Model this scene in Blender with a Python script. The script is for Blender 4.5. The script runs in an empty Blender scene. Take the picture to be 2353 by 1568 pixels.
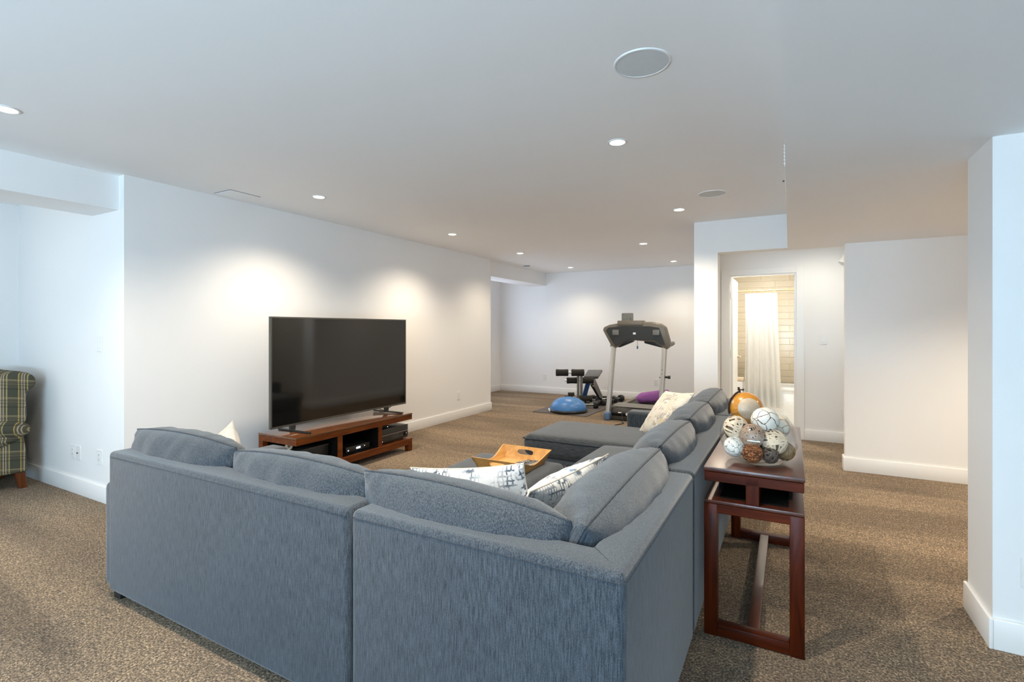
import bpy, bmesh, math, random
from mathutils import Vector, Matrix, noise
random.seed(7)
SC = bpy.context.scene
COL = SC.collection
PI = math.pi

# ------------------------------------------------------------------ camera, world, exposure, daylight
cam = bpy.data.cameras.new('camera'); cam_o = bpy.data.objects.new('camera', cam); COL.objects.link(cam_o)
cam.sensor_width = 36.0; cam.sensor_fit = 'HORIZONTAL'; cam.lens = 17.68
cam.shift_y = -(784.0 - 756.0) / 2353.0
cam.clip_start = 0.02; cam.clip_end = 60
YAW = math.radians(28.92)
cam_o.location = (0, 0, 1.36); cam_o.rotation_euler = (PI / 2, 0, YAW)
SC.camera = cam_o
SC.view_settings.view_transform = 'Standard'; SC.view_settings.look = 'None'
SC.view_settings.gamma = 1.0; SC.view_settings.use_curve_mapping = False
SC.view_settings.exposure = 0.76
SC.cycles.diffuse_bounces = 8; SC.cycles.max_bounces = 16; SC.cycles.transparent_max_bounces = 16
w = bpy.data.worlds.new('world'); SC.world = w; w.use_nodes = True
w.node_tree.nodes['Background'].inputs[0].default_value = (0.55, 0.65, 0.8, 1)
w.node_tree.nodes['Background'].inputs[1].default_value = 0.3

def area(name, loc, rot, sx, sy, power, color):
    l = bpy.data.lights.new(name, 'AREA'); l.shape = 'RECTANGLE'; l.size = sx; l.size_y = sy
    l.energy = power; l.color = color
    o = bpy.data.objects.new(name, l); o.location = loc; o.rotation_euler = rot; COL.objects.link(o)
    return o
def spot(name, loc, power, color, size=138, blend=1.0, r=0.045):
    l = bpy.data.lights.new(name, 'SPOT'); l.energy = power; l.color = color
    l.spot_size = math.radians(size); l.spot_blend = blend; l.shadow_soft_size = r
    o = bpy.data.objects.new(name, l); o.location = loc; COL.objects.link(o)
    return o
H = 2.525; HL = 2.18
GRID = [(-3.63, 1.035), (-0.94, 3.06), (-3.63, 3.055), (-3.63, 5.055), (-0.945, 5.08), (-1.75, 6.87), (-3.63, 6.83), (-3.63, 8.86), (-1.75, 8.91)]
LIGHT = {'day_back': (290, (.50, .76, 1)), 'fill_right': (12, (.80, .9, 1)), 'day_alcove': (10, (1, .94, .88)), 'day_gym': (11, (.68, .80, 1)), 'near': (130, (1, .87, .69)), 'behind': (9, (.95, .96, 1)), 'main': (73, (1, .86, .67)), 'far': (39, (1, .85, .63)),
         'hall': (17, (1, .93, .80)), 'passage': (135, (1, .87, .68)), 'bath': (74, (1, .96, .88))}
# daylight from behind the camera and from the two left alcoves, plus an added fill
area('daylight_back', (-1.2, -3.35, 1.0), (PI / 2 + 1.0, 0, 0), 3.8, 1.4, *LIGHT['day_back'])  # no window modelled; tilted up to brighten the ceiling
area('fill_back_right', (1.5, -3.35, 1.0), (PI / 2 + 0.75, 0, 0), 2.4, 1.4, *LIGHT['fill_right'])  # fill light added for the near right side, tilted up; no window known there
area('daylight_alcove', (-6.33, -0.2, 1.45), (0, -PI / 2, 0), 1.4, 1.8, *LIGHT['day_alcove'])
area('daylight_gym', (-5.57, 8.2, 1.55), (0, -PI / 2, 0), 1.2, 1.3, *LIGHT['day_gym'])
for x, y in GRID: spot('downlight_lamp', (x, y, H - 0.035), *LIGHT['far' if y > 6 else 'main'])
for x, y in [(-0.94, 1.04), (-3.63, -1.0), (-0.94, -1.0)]: spot('downlight_lamp', (x, y, H - 0.035), *LIGHT['near' if y > 0 else 'behind'])
for x in (0.3, 1.6): spot('hall_lamp', (x, 6.5, 2.40), *LIGHT['hall'], 172)
spot('passage_lamp', (1.75, 4.4, 2.15), *LIGHT['passage'])
spot('bathroom_lamp', (-0.3, 7.65, 2.40), *LIGHT['bath'], 170)

# ------------------------------------------------------------------ node materials
def rgba(c): return (c[0], c[1], c[2], 1)
class NT:
    def __init__(s, name):
        s.m = bpy.data.materials.new(name); s.m.use_nodes = True; s.t = s.m.node_tree; s.n = s.t.nodes; s.l = s.t.links
        s.b = s.n['Principled BSDF']; s.tc = s.n.new('ShaderNodeTexCoord')
    def node(s, t, **kw):
        n = s.n.new(t)
        for k, v in kw.items():
            if k.startswith('i_'):
                key = k[2:].replace('_', ' ')
                n.inputs[key].default_value = v
            else: setattr(n, k, v)
        return n
    def link(s, a, b): s.l.new(a, b)
    def coord(s, scale=(1, 1, 1), rot=(0, 0, 0), src='Object'):
        mp = s.n.new('ShaderNodeMapping'); mp.inputs['Scale'].default_value = scale; mp.inputs['Rotation'].default_value = rot
        s.link(s.tc.outputs[src], mp.inputs['Vector']); return mp.outputs[0]
    def noise(s, scale, detail=3, rough=0.6, vec=None, dist=0.0):
        n = s.node('ShaderNodeTexNoise'); n.inputs['Scale'].default_value = scale; n.inputs['Detail'].default_value = detail
        n.inputs['Roughness'].default_value = rough; n.inputs['Distortion'].default_value = dist
        s.link(vec if vec else s.coord(), n.inputs['Vector']); return n.outputs['Fac']
    def ramp(s, fac, stops):
        r = s.n.new('ShaderNodeValToRGB'); e = r.color_ramp.elements
        while len(e) < len(stops): e.new(0.5)
        for el, (p, c) in zip(e, stops): el.position = p; el.color = rgba(c) if not isinstance(c, (int, float)) else (c, c, c, 1)
        s.link(fac, r.inputs[0]); return r.outputs[0]
    def mix(s, fac, a, b, mode='MIX'):
        m = s.n.new('ShaderNodeMix'); m.data_type = 'RGBA'; m.blend_type = mode
        for v, i in ((fac, 0), (a, 6), (b, 7)):
            if isinstance(v, (int, float)): m.inputs[i].default_value = v
            elif isinstance(v, tuple): m.inputs[i].default_value = rgba(v)
            else: s.link(v, m.inputs[i])
        return m.outputs[2]
    def math(s, op, a, b=None):
        m = s.n.new('ShaderNodeMath'); m.operation = op
        for v, i in ((a, 0), (b, 1)):
            if v is None: continue
            if isinstance(v, (int, float)): m.inputs[i].default_value = v
            else: s.link(v, m.inputs[i])
        return m.outputs[0]
    def bump(s, hgt, strength=0.3, dist=0.01):
        b = s.n.new('ShaderNodeBump'); b.inputs['Strength'].default_value = strength; b.inputs['Distance'].default_value = dist
        s.link(hgt, b.inputs['Height']); s.link(b.outputs[0], s.b.inputs['Normal'])
    def base(s, c):
        if isinstance(c, tuple): s.b.inputs['Base Color'].default_value = rgba(c)
        else: s.link(c, s.b.inputs['Base Color'])
    def set(s, rough=0.5, metal=0.0, spec=0.5, coat=0.0):
        s.b.inputs['Roughness'].default_value = rough; s.b.inputs['Metallic'].default_value = metal
        s.b.inputs['Specular IOR Level'].default_value = spec; s.b.inputs['Coat Weight'].default_value = coat
        return s

def plain(name, c, rough=0.5, metal=0.0, spec=0.5, coat=0.0, var=0.06, scale=30, bump=0.0, bscale=200):
    t = NT(name).set(rough, metal, spec, coat)
    f = t.noise(scale, 3)
    d = tuple(max(0, x * (1 - var)) for x in c); e = tuple(min(1, x * (1 + var)) for x in c)
    t.base(t.mix(f, d, e))
    if bump: t.bump(t.noise(bscale, 3), bump, 0.003)
    return t.m
def emit(name, c, strength):
    t = NT(name); t.base((0, 0, 0)); t.b.inputs['Emission Color'].default_value = rgba(c); t.b.inputs['Emission Strength'].default_value = strength
    return t.m

M = {}
M['wall'] = plain('wall_paint', (0.85, 0.84, 0.825), 0.62, var=0.012, scale=2, bump=0.05, bscale=260)
M['ceil'] = plain('ceiling_paint', (0.91, 0.90, 0.89), 0.75, var=0.012, scale=2, bump=0.05, bscale=220)
M['trim'] = plain('trim_paint', (0.84, 0.83, 0.81), 0.35, var=0.01, scale=3)
M['plate'] = plain('white_plastic', (0.82, 0.82, 0.80), 0.35, var=0.01)
M['slot'] = plain('dark_slot', (0.12, 0.12, 0.12), 0.6)

def carpet():
    t = NT('carpet').set(0.98, 0, 0.1)
    fine = t.noise(105, 4, 0.75)
    mid = t.noise(26, 3, 0.6)
    big = t.noise(1.5, 3, 0.55, t.coord((0.35, 1.6, 1), (0, 0, 0.5)), 0.4)
    c1 = t.ramp(fine, [(0.36, (0.045, 0.030, 0.018)), (0.5, (0.235, 0.162, 0.097)), (0.63, (0.68, 0.505, 0.335))])
    c2 = t.mix(t.ramp(mid, [(0.35, 0.0), (0.65, 1.0)]), (0.74, 0.74, 0.74), (1.2, 1.2, 1.2))
    c3 = t.ramp(big, [(0.36, (0.74, 0.73, 0.72)), (0.5, (0.97, 0.97, 0.97)), (0.62, (1.24, 1.23, 1.21))])
    c = t.mix(1.0, c1, c2, 'MULTIPLY'); t.base(t.mix(1.0, c, c3, 'MULTIPLY'))
    t.bump(t.math('ADD', fine, t.math('MULTIPLY', mid, 0.5)), 0.9, 0.02)
    t.b.inputs['Sheen Weight'].default_value = 0.15
    return t.m
M['carpet'] = carpet()

def fabric(name, dark, light, streak=(160, 160, 22), rough=0.95, bump=0.35, sheen=0.36):
    t = NT(name).set(rough, 0, 0.15)
    a = t.noise(1.0, 3, 0.6, t.coord(streak)); b = t.noise(320, 2, 0.6)
    big = t.noise(5, 3)
    f = t.math('ADD', t.math('MULTIPLY', a, 0.62), t.math('MULTIPLY', b, 0.38))
    c = t.ramp(f, [(0.38, dark), (0.62, light)])
    t.base(t.mix(1.0, c, t.mix(big, (0.86, 0.86, 0.86), (1.12, 1.12, 1.12)), 'MULTIPLY'))
    t.bump(f, bump, 0.004)
    t.b.inputs['Sheen Weight'].default_value = sheen; t.b.inputs['Sheen Roughness'].default_value = 0.5
    return t.m
M['sofa'] = fabric('grey_blue_upholstery', (0.014, 0.021, 0.030), (0.074, 0.086, 0.099), (260, 260, 20), 0.95, 0.3)
M['cushion'] = fabric('grey_blue_cushion_cloth', (0.014, 0.021, 0.030), (0.076, 0.087, 0.099), (260, 20, 260), 0.95, 0.3)
M['seat'] = fabric('grey_blue_seat_cloth', (0.016, 0.021, 0.028), (0.078, 0.086, 0.094), (20, 260, 260), 0.95, 0.3)
M['piping'] = fabric('piping_shadow_tone', (0.022, 0.027, 0.034), (0.060, 0.067, 0.076), sheen=0.2)  # sofa tone darkened slightly to stand for the shadow line along the piping
M['black'] = plain('black_plastic', (0.012, 0.012, 0.012), 0.38)
M['foot'] = plain('black_foot', (0.01, 0.01, 0.01), 0.5)
M['shade_black'] = plain('painted_shade_black', (0.008, 0.007, 0.006), 0.95, spec=0.08)  # near-black that paints the shade inside the media stand and console

def wood(name, dark, light, rough, axis=1, coat=0.0, scale=1.0, spec=0.35):
    t = NT(name).set(rough, 0, spec, coat); t.b.inputs['Coat Roughness'].default_value = rough * 0.6; t.b.inputs['Coat IOR'].default_value = 1.6
    sc = [28 * scale] * 3; sc[axis] = 2.2 * scale
    g = t.noise(1.0, 5, 0.65, t.coord(tuple(sc)), 0.8)
    big = t.noise(2.5, 2, 0.5, t.coord((1, 1, 1)))
    c = t.ramp(g, [(0.3, dark), (0.55, tuple((x + y) / 2 for x, y in zip(dark, light))), (0.75, light)])
    t.base(t.mix(1.0, c, t.mix(big, (0.75, 0.72, 0.7), (1.2, 1.2, 1.2)), 'MULTIPLY'))
    t.bump(g, 0.04, 0.002)
    return t.m
M['mahog'] = wood('dark_mahogany', (0.028, 0.0045, 0.0012), (0.105, 0.019, 0.0035), 0.5, 1, 1.0, 1.0, 0.5)
M['mahog_z'] = wood('dark_mahogany_upright', (0.026, 0.0035, 0.0008), (0.115, 0.018, 0.0025), 0.36, 2, 0, 1, 0.2)
M['mahog_x'] = wood('dark_mahogany_cross', (0.026, 0.0035, 0.0008), (0.115, 0.018, 0.0025), 0.36, 0, 0, 1, 0.2)
M['cherry'] = wood('cherry_stain', (0.085, 0.017, 0.0025), (0.25, 0.066, 0.009), 0.32, 1, 0.0, 1.0, 0.25)
M['cherry_top'] = wood('cherry_top', (0.09, 0.028, 0.008), (0.20, 0.07, 0.02), 0.16, 1, 1.0)
M['tray'] = wood('golden_acacia', (0.52, 0.24, 0.06), (0.82, 0.46, 0.15), 0.4, 1, 0.1, 0.7)
M['tray_floor'] = wood('tray_floor_wood', (0.60, 0.31, 0.09), (0.86, 0.58, 0.26), 0.38, 1, 0.15, 0.5)
M['legwood'] = wood('chair_leg_wood', (0.07, 0.018, 0.005), (0.2, 0.06, 0.015), 0.35, 2)

def throw(name, base, dark, tint, sc=1.0, dens=0.5):
    t = NT(name).set(0.9, 0, 0.15)
    def lines(axis, f):
        wv = t.node('ShaderNodeTexWave'); wv.wave_type = 'BANDS'; wv.bands_direction = axis
        wv.inputs['Scale'].default_value = f; wv.inputs['Distortion'].default_value = 2.2; wv.inputs['Detail'].default_value = 3; wv.inputs['Detail Scale'].default_value = 2.5
        t.link(t.coord(), wv.inputs['Vector'])
        return t.ramp(wv.outputs['Fac'], [(0.66, 0.0), (0.8, 1.0)])
    h = t.math('MAXIMUM', lines('X', 17 * sc), lines('Y', 17 * sc))
    br = t.ramp(t.noise(26 * sc, 2), [(0.42, 0.0), (0.52, 1.0)])
    patch = t.ramp(t.noise(5.5 * sc, 3, 0.6), [(dens - 0.07, 0.0), (dens + 0.09, 1.0)])
    mask = t.math('MULTIPLY', t.math('MULTIPLY', h, patch), br)
    tn = t.ramp(t.noise(7 * sc, 2, 0.5, t.coord((1, 1.3, 1), (0, 0, 1))), [(0.52, 0.0), (0.68, 1.0)])
    ink = t.mix(tn, dark, tint)
    c = t.mix(t.math('MULTIPLY', tn, 0.22), base, tint)
    t.base(t.mix(mask, c, ink))
    t.bump(t.noise(420, 2), 0.2, 0.002)
    return t.m
M['throw_blue'] = throw('white_blue_hatch_print', (0.74, 0.75, 0.75), (0.10, 0.13, 0.17), (0.16, 0.27, 0.42), 1.0, 0.47)
M['throw_tan'] = throw('cream_tweed_print', (0.80, 0.75, 0.66), (0.20, 0.17, 0.14), (0.50, 0.38, 0.18), 1.5, 0.53)
M['throw_cream'] = throw('cream_gold_print', (0.80, 0.75, 0.68), (0.30, 0.24, 0.18), (0.45, 0.34, 0.18), 1.5, 0.52)
M['throw_edge'] = plain('pillow_edge_cord', (0.66, 0.60, 0.50), 0.9)

def plaid():
    t = NT('green_plaid').set(0.92, 0, 0.15)
    sep = t.node('ShaderNodeSeparateXYZ'); t.link(t.tc.outputs['Object'], sep.inputs[0])
    def stripe(src, per, off, wid):
        f = t.math('FRACT', t.math('ADD', t.math('DIVIDE', src, per), off))
        return t.math('LESS_THAN', t.math('ABSOLUTE', t.math('SUBTRACT', f, 0.5)), wid / 2)
    x = t.math('ADD', sep.outputs[0], sep.outputs[1]); z = sep.outputs[2]
    z = t.math('ADD', z, t.math('MULTIPLY', sep.outputs[1], 0.15))
    c = t.mix(t.noise(9, 2), (0.062, 0.063, 0.044), (0.078, 0.078, 0.057))
    band = stripe(x, 0.13, 0.0, 0.44); c = t.mix(t.math('MULTIPLY', band, 0.4), c, (0.17, 0.135, 0.08))
    bandz = stripe(z, 0.15, 0.2, 0.4); c = t.mix(t.math('MULTIPLY', bandz, 0.45), c, (0.15, 0.125, 0.08))
    for off, col in ((0.22, (0.62, 0.42, 0.10)), (-0.22, (0.58, 0.46, 0.2)), (0.06, (0.55, 0.45, 0.33)), (-0.06, (0.55, 0.45, 0.33))):
        c = t.mix(t.math('MULTIPLY', stripe(x, 0.13, off, 0.05), 0.62), c, col)
    for off, col in ((0.35, (0.015, 0.015, 0.012)), (0.05, (0.42, 0.32, 0.16)), (0.2, (0.04, 0.04, 0.03)), (0.55, (0.02, 0.02, 0.015))):
        c = t.mix(t.math('MULTIPLY', stripe(z, 0.15, off, 0.045), 0.5), c, col)
    t.base(c); t.bump(t.noise(500, 2), 0.25, 0.002)
    return t.m
M['plaid'] = plaid()

M['tvframe'] = plain('tv_bezel', (0.12, 0.115, 0.10), 0.35, 0.5)
def screen():
    t = NT('tv_screen').set(0.07, 0, 0.8); t.base(t.mix(t.noise(3), (0.004, 0.004, 0.0035), (0.006, 0.006, 0.005))); return t.m
M['screen'] = screen()
M['clock'] = emit('clock_glow', (0.62, 0.72, 1.0), 2.2)
M['led'] = emit('led_glow', (0.9, 0.95, 1.0), 1.2)
M['lens'] = emit('downlight_lens', (1.0, 0.95, 0.86), 14)
M['silver'] = plain('silver_paint', (0.46, 0.455, 0.44), 0.36, 0.55)
M['steel'] = plain('brushed_steel', (0.55, 0.55, 0.54), 0.3, 0.9)
M['charcoal'] = plain('charcoal_plastic', (0.035, 0.033, 0.028), 0.42)
M['charcoal_top'] = plain('taupe_plastic', (0.17, 0.145, 0.11), 0.4)
M['grey'] = plain('mid_grey_plastic', (0.17, 0.165, 0.15), 0.45)
M['foam'] = plain('black_foam', (0.022, 0.02, 0.017), 0.85, bump=0.3)
M['belt'] = plain('running_belt', (0.05, 0.048, 0.045), 0.8, bump=0.2)
M['mat'] = plain('exercise_mat', (0.10, 0.09, 0.085), 0.85, bump=0.3, bscale=120)
M['iron'] = plain('cast_iron', (0.03, 0.031, 0.03), 0.5, 0.2)
M['vinyl'] = plain('black_vinyl', (0.05, 0.05, 0.05), 0.35)
M['blue_paint'] = plain('blue_steel_paint', (0.02, 0.09, 0.26), 0.35)
M['dome'] = plain('blue_dome_rubber', (0.055, 0.20, 0.50), 0.36)
M['dome_ridge'] = plain('pale_blue_ridge', (0.22, 0.38, 0.60), 0.45)
M['purple'] = plain('purple_cloth', (0.33, 0.11, 0.37), 0.85, var=0.12, scale=8)
M['tile'] = plain('tan_glazed_tile', (0.52, 0.45, 0.33), 0.16, var=0.05, scale=3)
M['grout'] = plain('pale_grout', (0.80, 0.74, 0.62), 0.8)
M['porcelain'] = plain('white_porcelain', (0.86, 0.86, 0.84), 0.15)
M['curtain'] = plain('white_curtain_cloth', (0.88, 0.87, 0.84), 0.85, var=0.02, scale=10)
M['brass'] = plain('pale_brass', (0.62, 0.46, 0.22), 0.3, 0.8)
M['nickel'] = plain('satin_nickel', (0.55, 0.48, 0.36), 0.32, 0.85)
M['bronze'] = plain('dark_bronze', (0.045, 0.022, 0.012), 0.35, 0.6)
M['speaker'] = plain('speaker_grille', (0.66, 0.68, 0.69), 0.8, bump=0.2, bscale=900)
M['bathfloor'] = plain('bathroom_floor_tile', (0.72, 0.68, 0.60), 0.3)
M['rubber_blue'] = plain('blue_grey_rubber', (0.10, 0.17, 0.30), 0.5)
M['white_ring'] = plain('white_ring_plastic', (0.7, 0.7, 0.7), 0.5)

def veined(name, base, line, scale, wid, rough=0.5, kind='edge', metal=0.0):
    t = NT(name).set(rough, metal, 0.5)
    v = t.node('ShaderNodeTexVoronoi'); v.feature = 'DISTANCE_TO_EDGE'; v.inputs['Scale'].default_value = scale
    nz = t.node('ShaderNodeTexNoise'); nz.inputs['Scale'].default_value = scale * 1.6
    mx = t.n.new('ShaderNodeMix'); mx.data_type = 'RGBA'; mx.inputs[0].default_value = 0.025
    t.link(t.tc.outputs['Object'], nz.inputs['Vector'])
    t.link(t.tc.outputs['Object'], mx.inputs[6]); t.link(nz.outputs['Color'], mx.inputs[7]); t.link(mx.outputs[2], v.inputs['Vector'])
    f = t.ramp(v.outputs['Distance'], [(wid * 0.4, 0.0), (wid, 1.0)])
    b2 = tuple(x * 0.88 for x in base)
    t.base(t.mix(f, line, t.mix(t.noise(40), b2, base))); t.bump(f, 0.5, 0.004)
    return t.m
M['crackle'] = veined('white_crackle', (0.74, 0.70, 0.63), (0.14, 0.07, 0.03), 19, 0.03)
M['crackle2'] = veined('cream_crackle', (0.70, 0.62, 0.50), (0.34, 0.15, 0.04), 24, 0.045)
M['scale'] = veined('white_scales', (0.72, 0.70, 0.64), (0.10, 0.09, 0.08), 36, 0.04)
M['bark'] = plain('brown_bark_strips', (0.36, 0.23, 0.15), 0.45, var=0.45, scale=70)
def twine(name, a, b, sc):
    t = NT(name).set(0.8, 0, 0.2)
    wv = t.node('ShaderNodeTexWave'); wv.wave_type = 'RINGS'; wv.inputs['Scale'].default_value = sc; wv.inputs['Distortion'].default_value = 9; wv.inputs['Detail'].default_value = 3; wv.inputs['Detail Scale'].default_value = 2
    t.link(t.coord(), wv.inputs['Vector']); t.base(t.ramp(wv.outputs['Fac'], [(0.2, a), (0.8, b)])); t.bump(wv.outputs['Fac'], 0.7, 0.004); return t.m
M['twine'] = twine('brown_twine', (0.10, 0.030, 0.010), (0.42, 0.17, 0.07), 45)
M['rattan'] = plain('cream_rattan', (0.70, 0.54, 0.38), 0.6, var=0.12, scale=60)
M['rattan_dark'] = plain('dark_rattan', (0.10, 0.072, 0.055), 0.6, var=0.3, scale=60)
M['rattan_brown'] = plain('brown_grass', (0.24, 0.14, 0.05), 0.65, var=0.3, scale=80)
M['hollow'] = plain('ball_hollow', (0.20, 0.13, 0.08), 0.9)
M['hollow_dark'] = plain('ball_hollow_dark', (0.02, 0.015, 0.012), 0.9)
M['blackball'] = plain('black_twig', (0.018, 0.017, 0.018), 0.6, bump=0.6, bscale=90)

def globe_mat():
    t = NT('antique_globe_map').set(0.28, 0, 0.5, 0.5)
    n = t.noise(11, 5, 0.6); land = t.ramp(n, [(0.60, 0.0), (0.66, 0.8)])
    ocean = t.mix(t.noise(30, 3), (0.52, 0.19, 0.012), (0.64, 0.28, 0.03)); c = t.mix(land, ocean, t.mix(t.noise(25, 4), (0.55, 0.42, 0.26), (0.72, 0.66, 0.55)))
    t.base(c); return t.m
M['globe'] = globe_mat()
M['globe_pale'] = plain('faded_map_cap', (0.58, 0.46, 0.33), 0.4, var=0.3, scale=22, coat=0.4)

def glass():
    t = NT('clear_glass'); t.n.remove(t.b)
    out = t.n['Material Output']
    tr = t.n.new('ShaderNodeBsdfTransparent'); tr.inputs[0].default_value = (0.975, 0.985, 0.985, 1)
    gl = t.n.new('ShaderNodeBsdfGlossy'); gl.inputs['Roughness'].default_value = 0.015
    lw = t.n.new('ShaderNodeLayerWeight'); lw.inputs['Blend'].default_value = 0.22
    mx = t.n.new('ShaderNodeMixShader'); mt = t.math('MULTIPLY', t.math('POWER', lw.outputs['Facing'], 2.2), 0.85)
    f = t.math('ADD', mt, 0.03)
    t.link(f, mx.inputs[0]); t.link(tr.outputs[0], mx.inputs[1]); t.link(gl.outputs[0], mx.inputs[2]); t.link(mx.outputs[0], out.inputs['Surface'])
    return t.m
M['glass'] = glass()

# ------------------------------------------------------------------ mesh helpers
def BM(): return bmesh.new()
def box(bm, x0, x1, y0, y1, z0, z1):
    r = bmesh.ops.create_cube(bm, size=1.0)
    c = Vector(((x0 + x1) / 2, (y0 + y1) / 2, (z0 + z1) / 2)); s = (abs(x1 - x0), abs(y1 - y0), abs(z1 - z0))
    for v in r['verts']: v.co = Vector((v.co.x * s[0], v.co.y * s[1], v.co.z * s[2])) + c
    return r['verts']
def bevel(bm, r, seg=2, ang=0.5):
    es = [e for e in bm.edges if len(e.link_faces) == 2 and e.calc_face_angle(0) > ang]
    if es: bmesh.ops.bevel(bm, geom=es, offset=r, segments=seg, affect='EDGES', profile=0.5, clamp_overlap=True)
    return bm
def rbox(x0, x1, y0, y1, z0, z1, r=0.004, seg=2):
    bm = BM(); box(bm, x0, x1, y0, y1, z0, z1); bevel(bm, r, seg); return bm
def frame_of(d):
    d = d.normalized(); a = Vector((0, 0, 1)) if abs(d.z) < 0.95 else Vector((1, 0, 0))
    u = d.cross(a).normalized(); return u, d.cross(u).normalized()
def cyl(bm, p0, p1, r0, r1=None, seg=16, cap=True):
    r1 = r0 if r1 is None else r1; p0 = Vector(p0); p1 = Vector(p1); u, v = frame_of(p1 - p0)
    A = [bm.verts.new(p0 + r0 * (math.cos(2 * PI * k / seg) * u + math.sin(2 * PI * k / seg) * v)) for k in range(seg)]
    B = [bm.verts.new(p1 + r1 * (math.cos(2 * PI * k / seg) * u + math.sin(2 * PI * k / seg) * v)) for k in range(seg)]
    for k in range(seg): bm.faces.new((A[k], A[(k + 1) % seg], B[(k + 1) % seg], B[k]))
    if cap: bm.faces.new(A[::-1]); bm.faces.new(B)
    return bm
def tube(bm, pts, r, seg=6, closed=False):
    pts = [Vector(p) for p in pts]; n = len(pts); rings = []
    up = None
    for i in range(n):
        if closed: d = pts[(i + 1) % n] - pts[i - 1]
        else: d = pts[min(i + 1, n - 1)] - pts[max(i - 1, 0)]
        d.normalize()
        if up is None: u, v = frame_of(d)
        else:
            u = up - d * up.dot(d)
            u = u.normalized() if u.length > 1e-6 else frame_of(d)[0]; v = d.cross(u)
        up = u
        rings.append([bm.verts.new(pts[i] + r * (math.cos(2 * PI * k / seg) * u + math.sin(2 * PI * k / seg) * v)) for k in range(seg)])
    m = n if closed else n - 1
    for i in range(m):
        a, b = rings[i], rings[(i + 1) % n]
        for k in range(seg): bm.faces.new((a[k], a[(k + 1) % seg], b[(k + 1) % seg], b[k]))
    if not closed: bm.faces.new(rings[0][::-1]); bm.faces.new(rings[-1])
    return bm
def ball(bm, c, r, seg=20, sc=(1, 1, 1)):
    q = bmesh.ops.create_uvsphere(bm, u_segments=seg, v_segments=max(8, seg // 2 + 2), radius=r)
    for v in q['verts']: v.co = Vector((v.co.x * sc[0], v.co.y * sc[1], v.co.z * sc[2])) + Vector(c)
    return bm
def lathe(bm, prof, c=(0, 0, 0), seg=40, closed=False):
    c = Vector(c); rings = []
    for r, z in prof:
        if r < 1e-5: rings.append([bm.verts.new(c + Vector((0, 0, z)))])
        else: rings.append([bm.verts.new(c + Vector((r * math.cos(2 * PI * k / seg), r * math.sin(2 * PI * k / seg), z))) for k in range(seg)])
    for i in range(len(rings) - 1):
        a, b = rings[i], rings[i + 1]
        for k in range(seg):
            k2 = (k + 1) % seg
            if len(a) == 1 and len(b) == 1: continue
            if len(a) == 1: bm.faces.new((a[0], b[k2], b[k]))
            elif len(b) == 1: bm.faces.new((a[k], a[k2], b[0]))
            else: bm.faces.new((a[k], a[k2], b[k2], b[k]))
    return bm
def poly(bm, pts, d):      # prism: polygon pts (3D) extruded by vector d
    d = Vector(d); A = [bm.verts.new(Vector(p)) for p in pts]; B = [bm.verts.new(Vector(p) + d) for p in pts]; n = len(A)
    bm.faces.new(A[::-1]); bm.faces.new(B)
    for k in range(n): bm.faces.new((A[k], A[(k + 1) % n], B[(k + 1) % n], B[k]))
    bmesh.ops.recalc_face_normals(bm, faces=bm.faces[:]); return bm
def bar(bm, p0, p1, wx, wy, up=(0, 0, 1)):
    p0 = Vector(p0); p1 = Vector(p1); d = (p1 - p0).normalized(); up = Vector(up)
    if abs(d.dot(up)) > 0.95: up = Vector((0, 1, 0))
    u = d.cross(up).normalized(); v = u.cross(d)
    c = [u * wx / 2 + v * wy / 2, -u * wx / 2 + v * wy / 2, -u * wx / 2 - v * wy / 2, u * wx / 2 - v * wy / 2]
    return poly(bm, [p0 + k for k in c], p1 - p0)

def finish(name, bm, mat, parent=None, ang=0.6, off=None):
    me = bpy.data.meshes.new(name)
    if off is not None: bmesh.ops.translate(bm, verts=bm.verts[:], vec=-Vector(off))
    bm.to_mesh(me); bm.free()
    me.materials.append(mat)
    me.shade_smooth(); me.set_sharp_from_angle(angle=ang)
    o = bpy.data.objects.new(name, me); COL.objects.link(o)
    if parent is not None: o.parent = parent
    return o
def thing(name, label, cat, loc=(0, 0, 0), rot=(0, 0, 0), group=None):
    o = bpy.data.objects.new(name, None); o.empty_display_size = 0.1; COL.objects.link(o)
    o.location = loc; o.rotation_euler = rot; o['label'] = label; o['category'] = cat
    if group: o['group'] = group
    return o
def wpart(name, bm, mat, th, parent=None, ang=0.6):      # bm in world coordinates of an unrotated thing
    return finish(name, bm, mat, parent or th, ang, th.location)
def part(name, bm, mat, parent, ang=0.6): return finish(name, bm, mat, parent, ang)
def struct(name, bm, mat, parent=None, ang=0.6):
    o = finish(name, bm, mat, parent, ang)
    if parent is None: o['kind'] = 'structure'
    return o
def copy_tree(o, parent=None):
    c = o.copy(); COL.objects.link(c)
    if parent is not None: c.parent = parent
    for ch in list(o.children): copy_tree(ch, c)
    return c
def bx(x0, x1, y0, y1, z0, z1):
    bm = BM(); box(bm, x0, x1, y0, y1, z0, z1); return bm

# ------------------------------------------------------------------ the setting
struct('floor', bx(-6.6, 3.2, -3.7, 9.85, -0.1, 0), M['carpet'])
bm = BM()
box(bm, -6.6, -0.02, -3.7, 5.80, H, H + 0.1); box(bm, -6.6, -0.80, 5.80, 9.85, H, H + 0.1)
struct('ceiling', bm, M['ceil'])
struct('ceiling_bulkhead', bx(-0.02, 3.2, -3.7, 5.97, HL, H + 0.1), M['ceil'])
struct('ceiling_hall', bx(-0.80, 3.2, 5.97, 9.2, 2.44, H + 0.1), M['ceil'])
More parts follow.
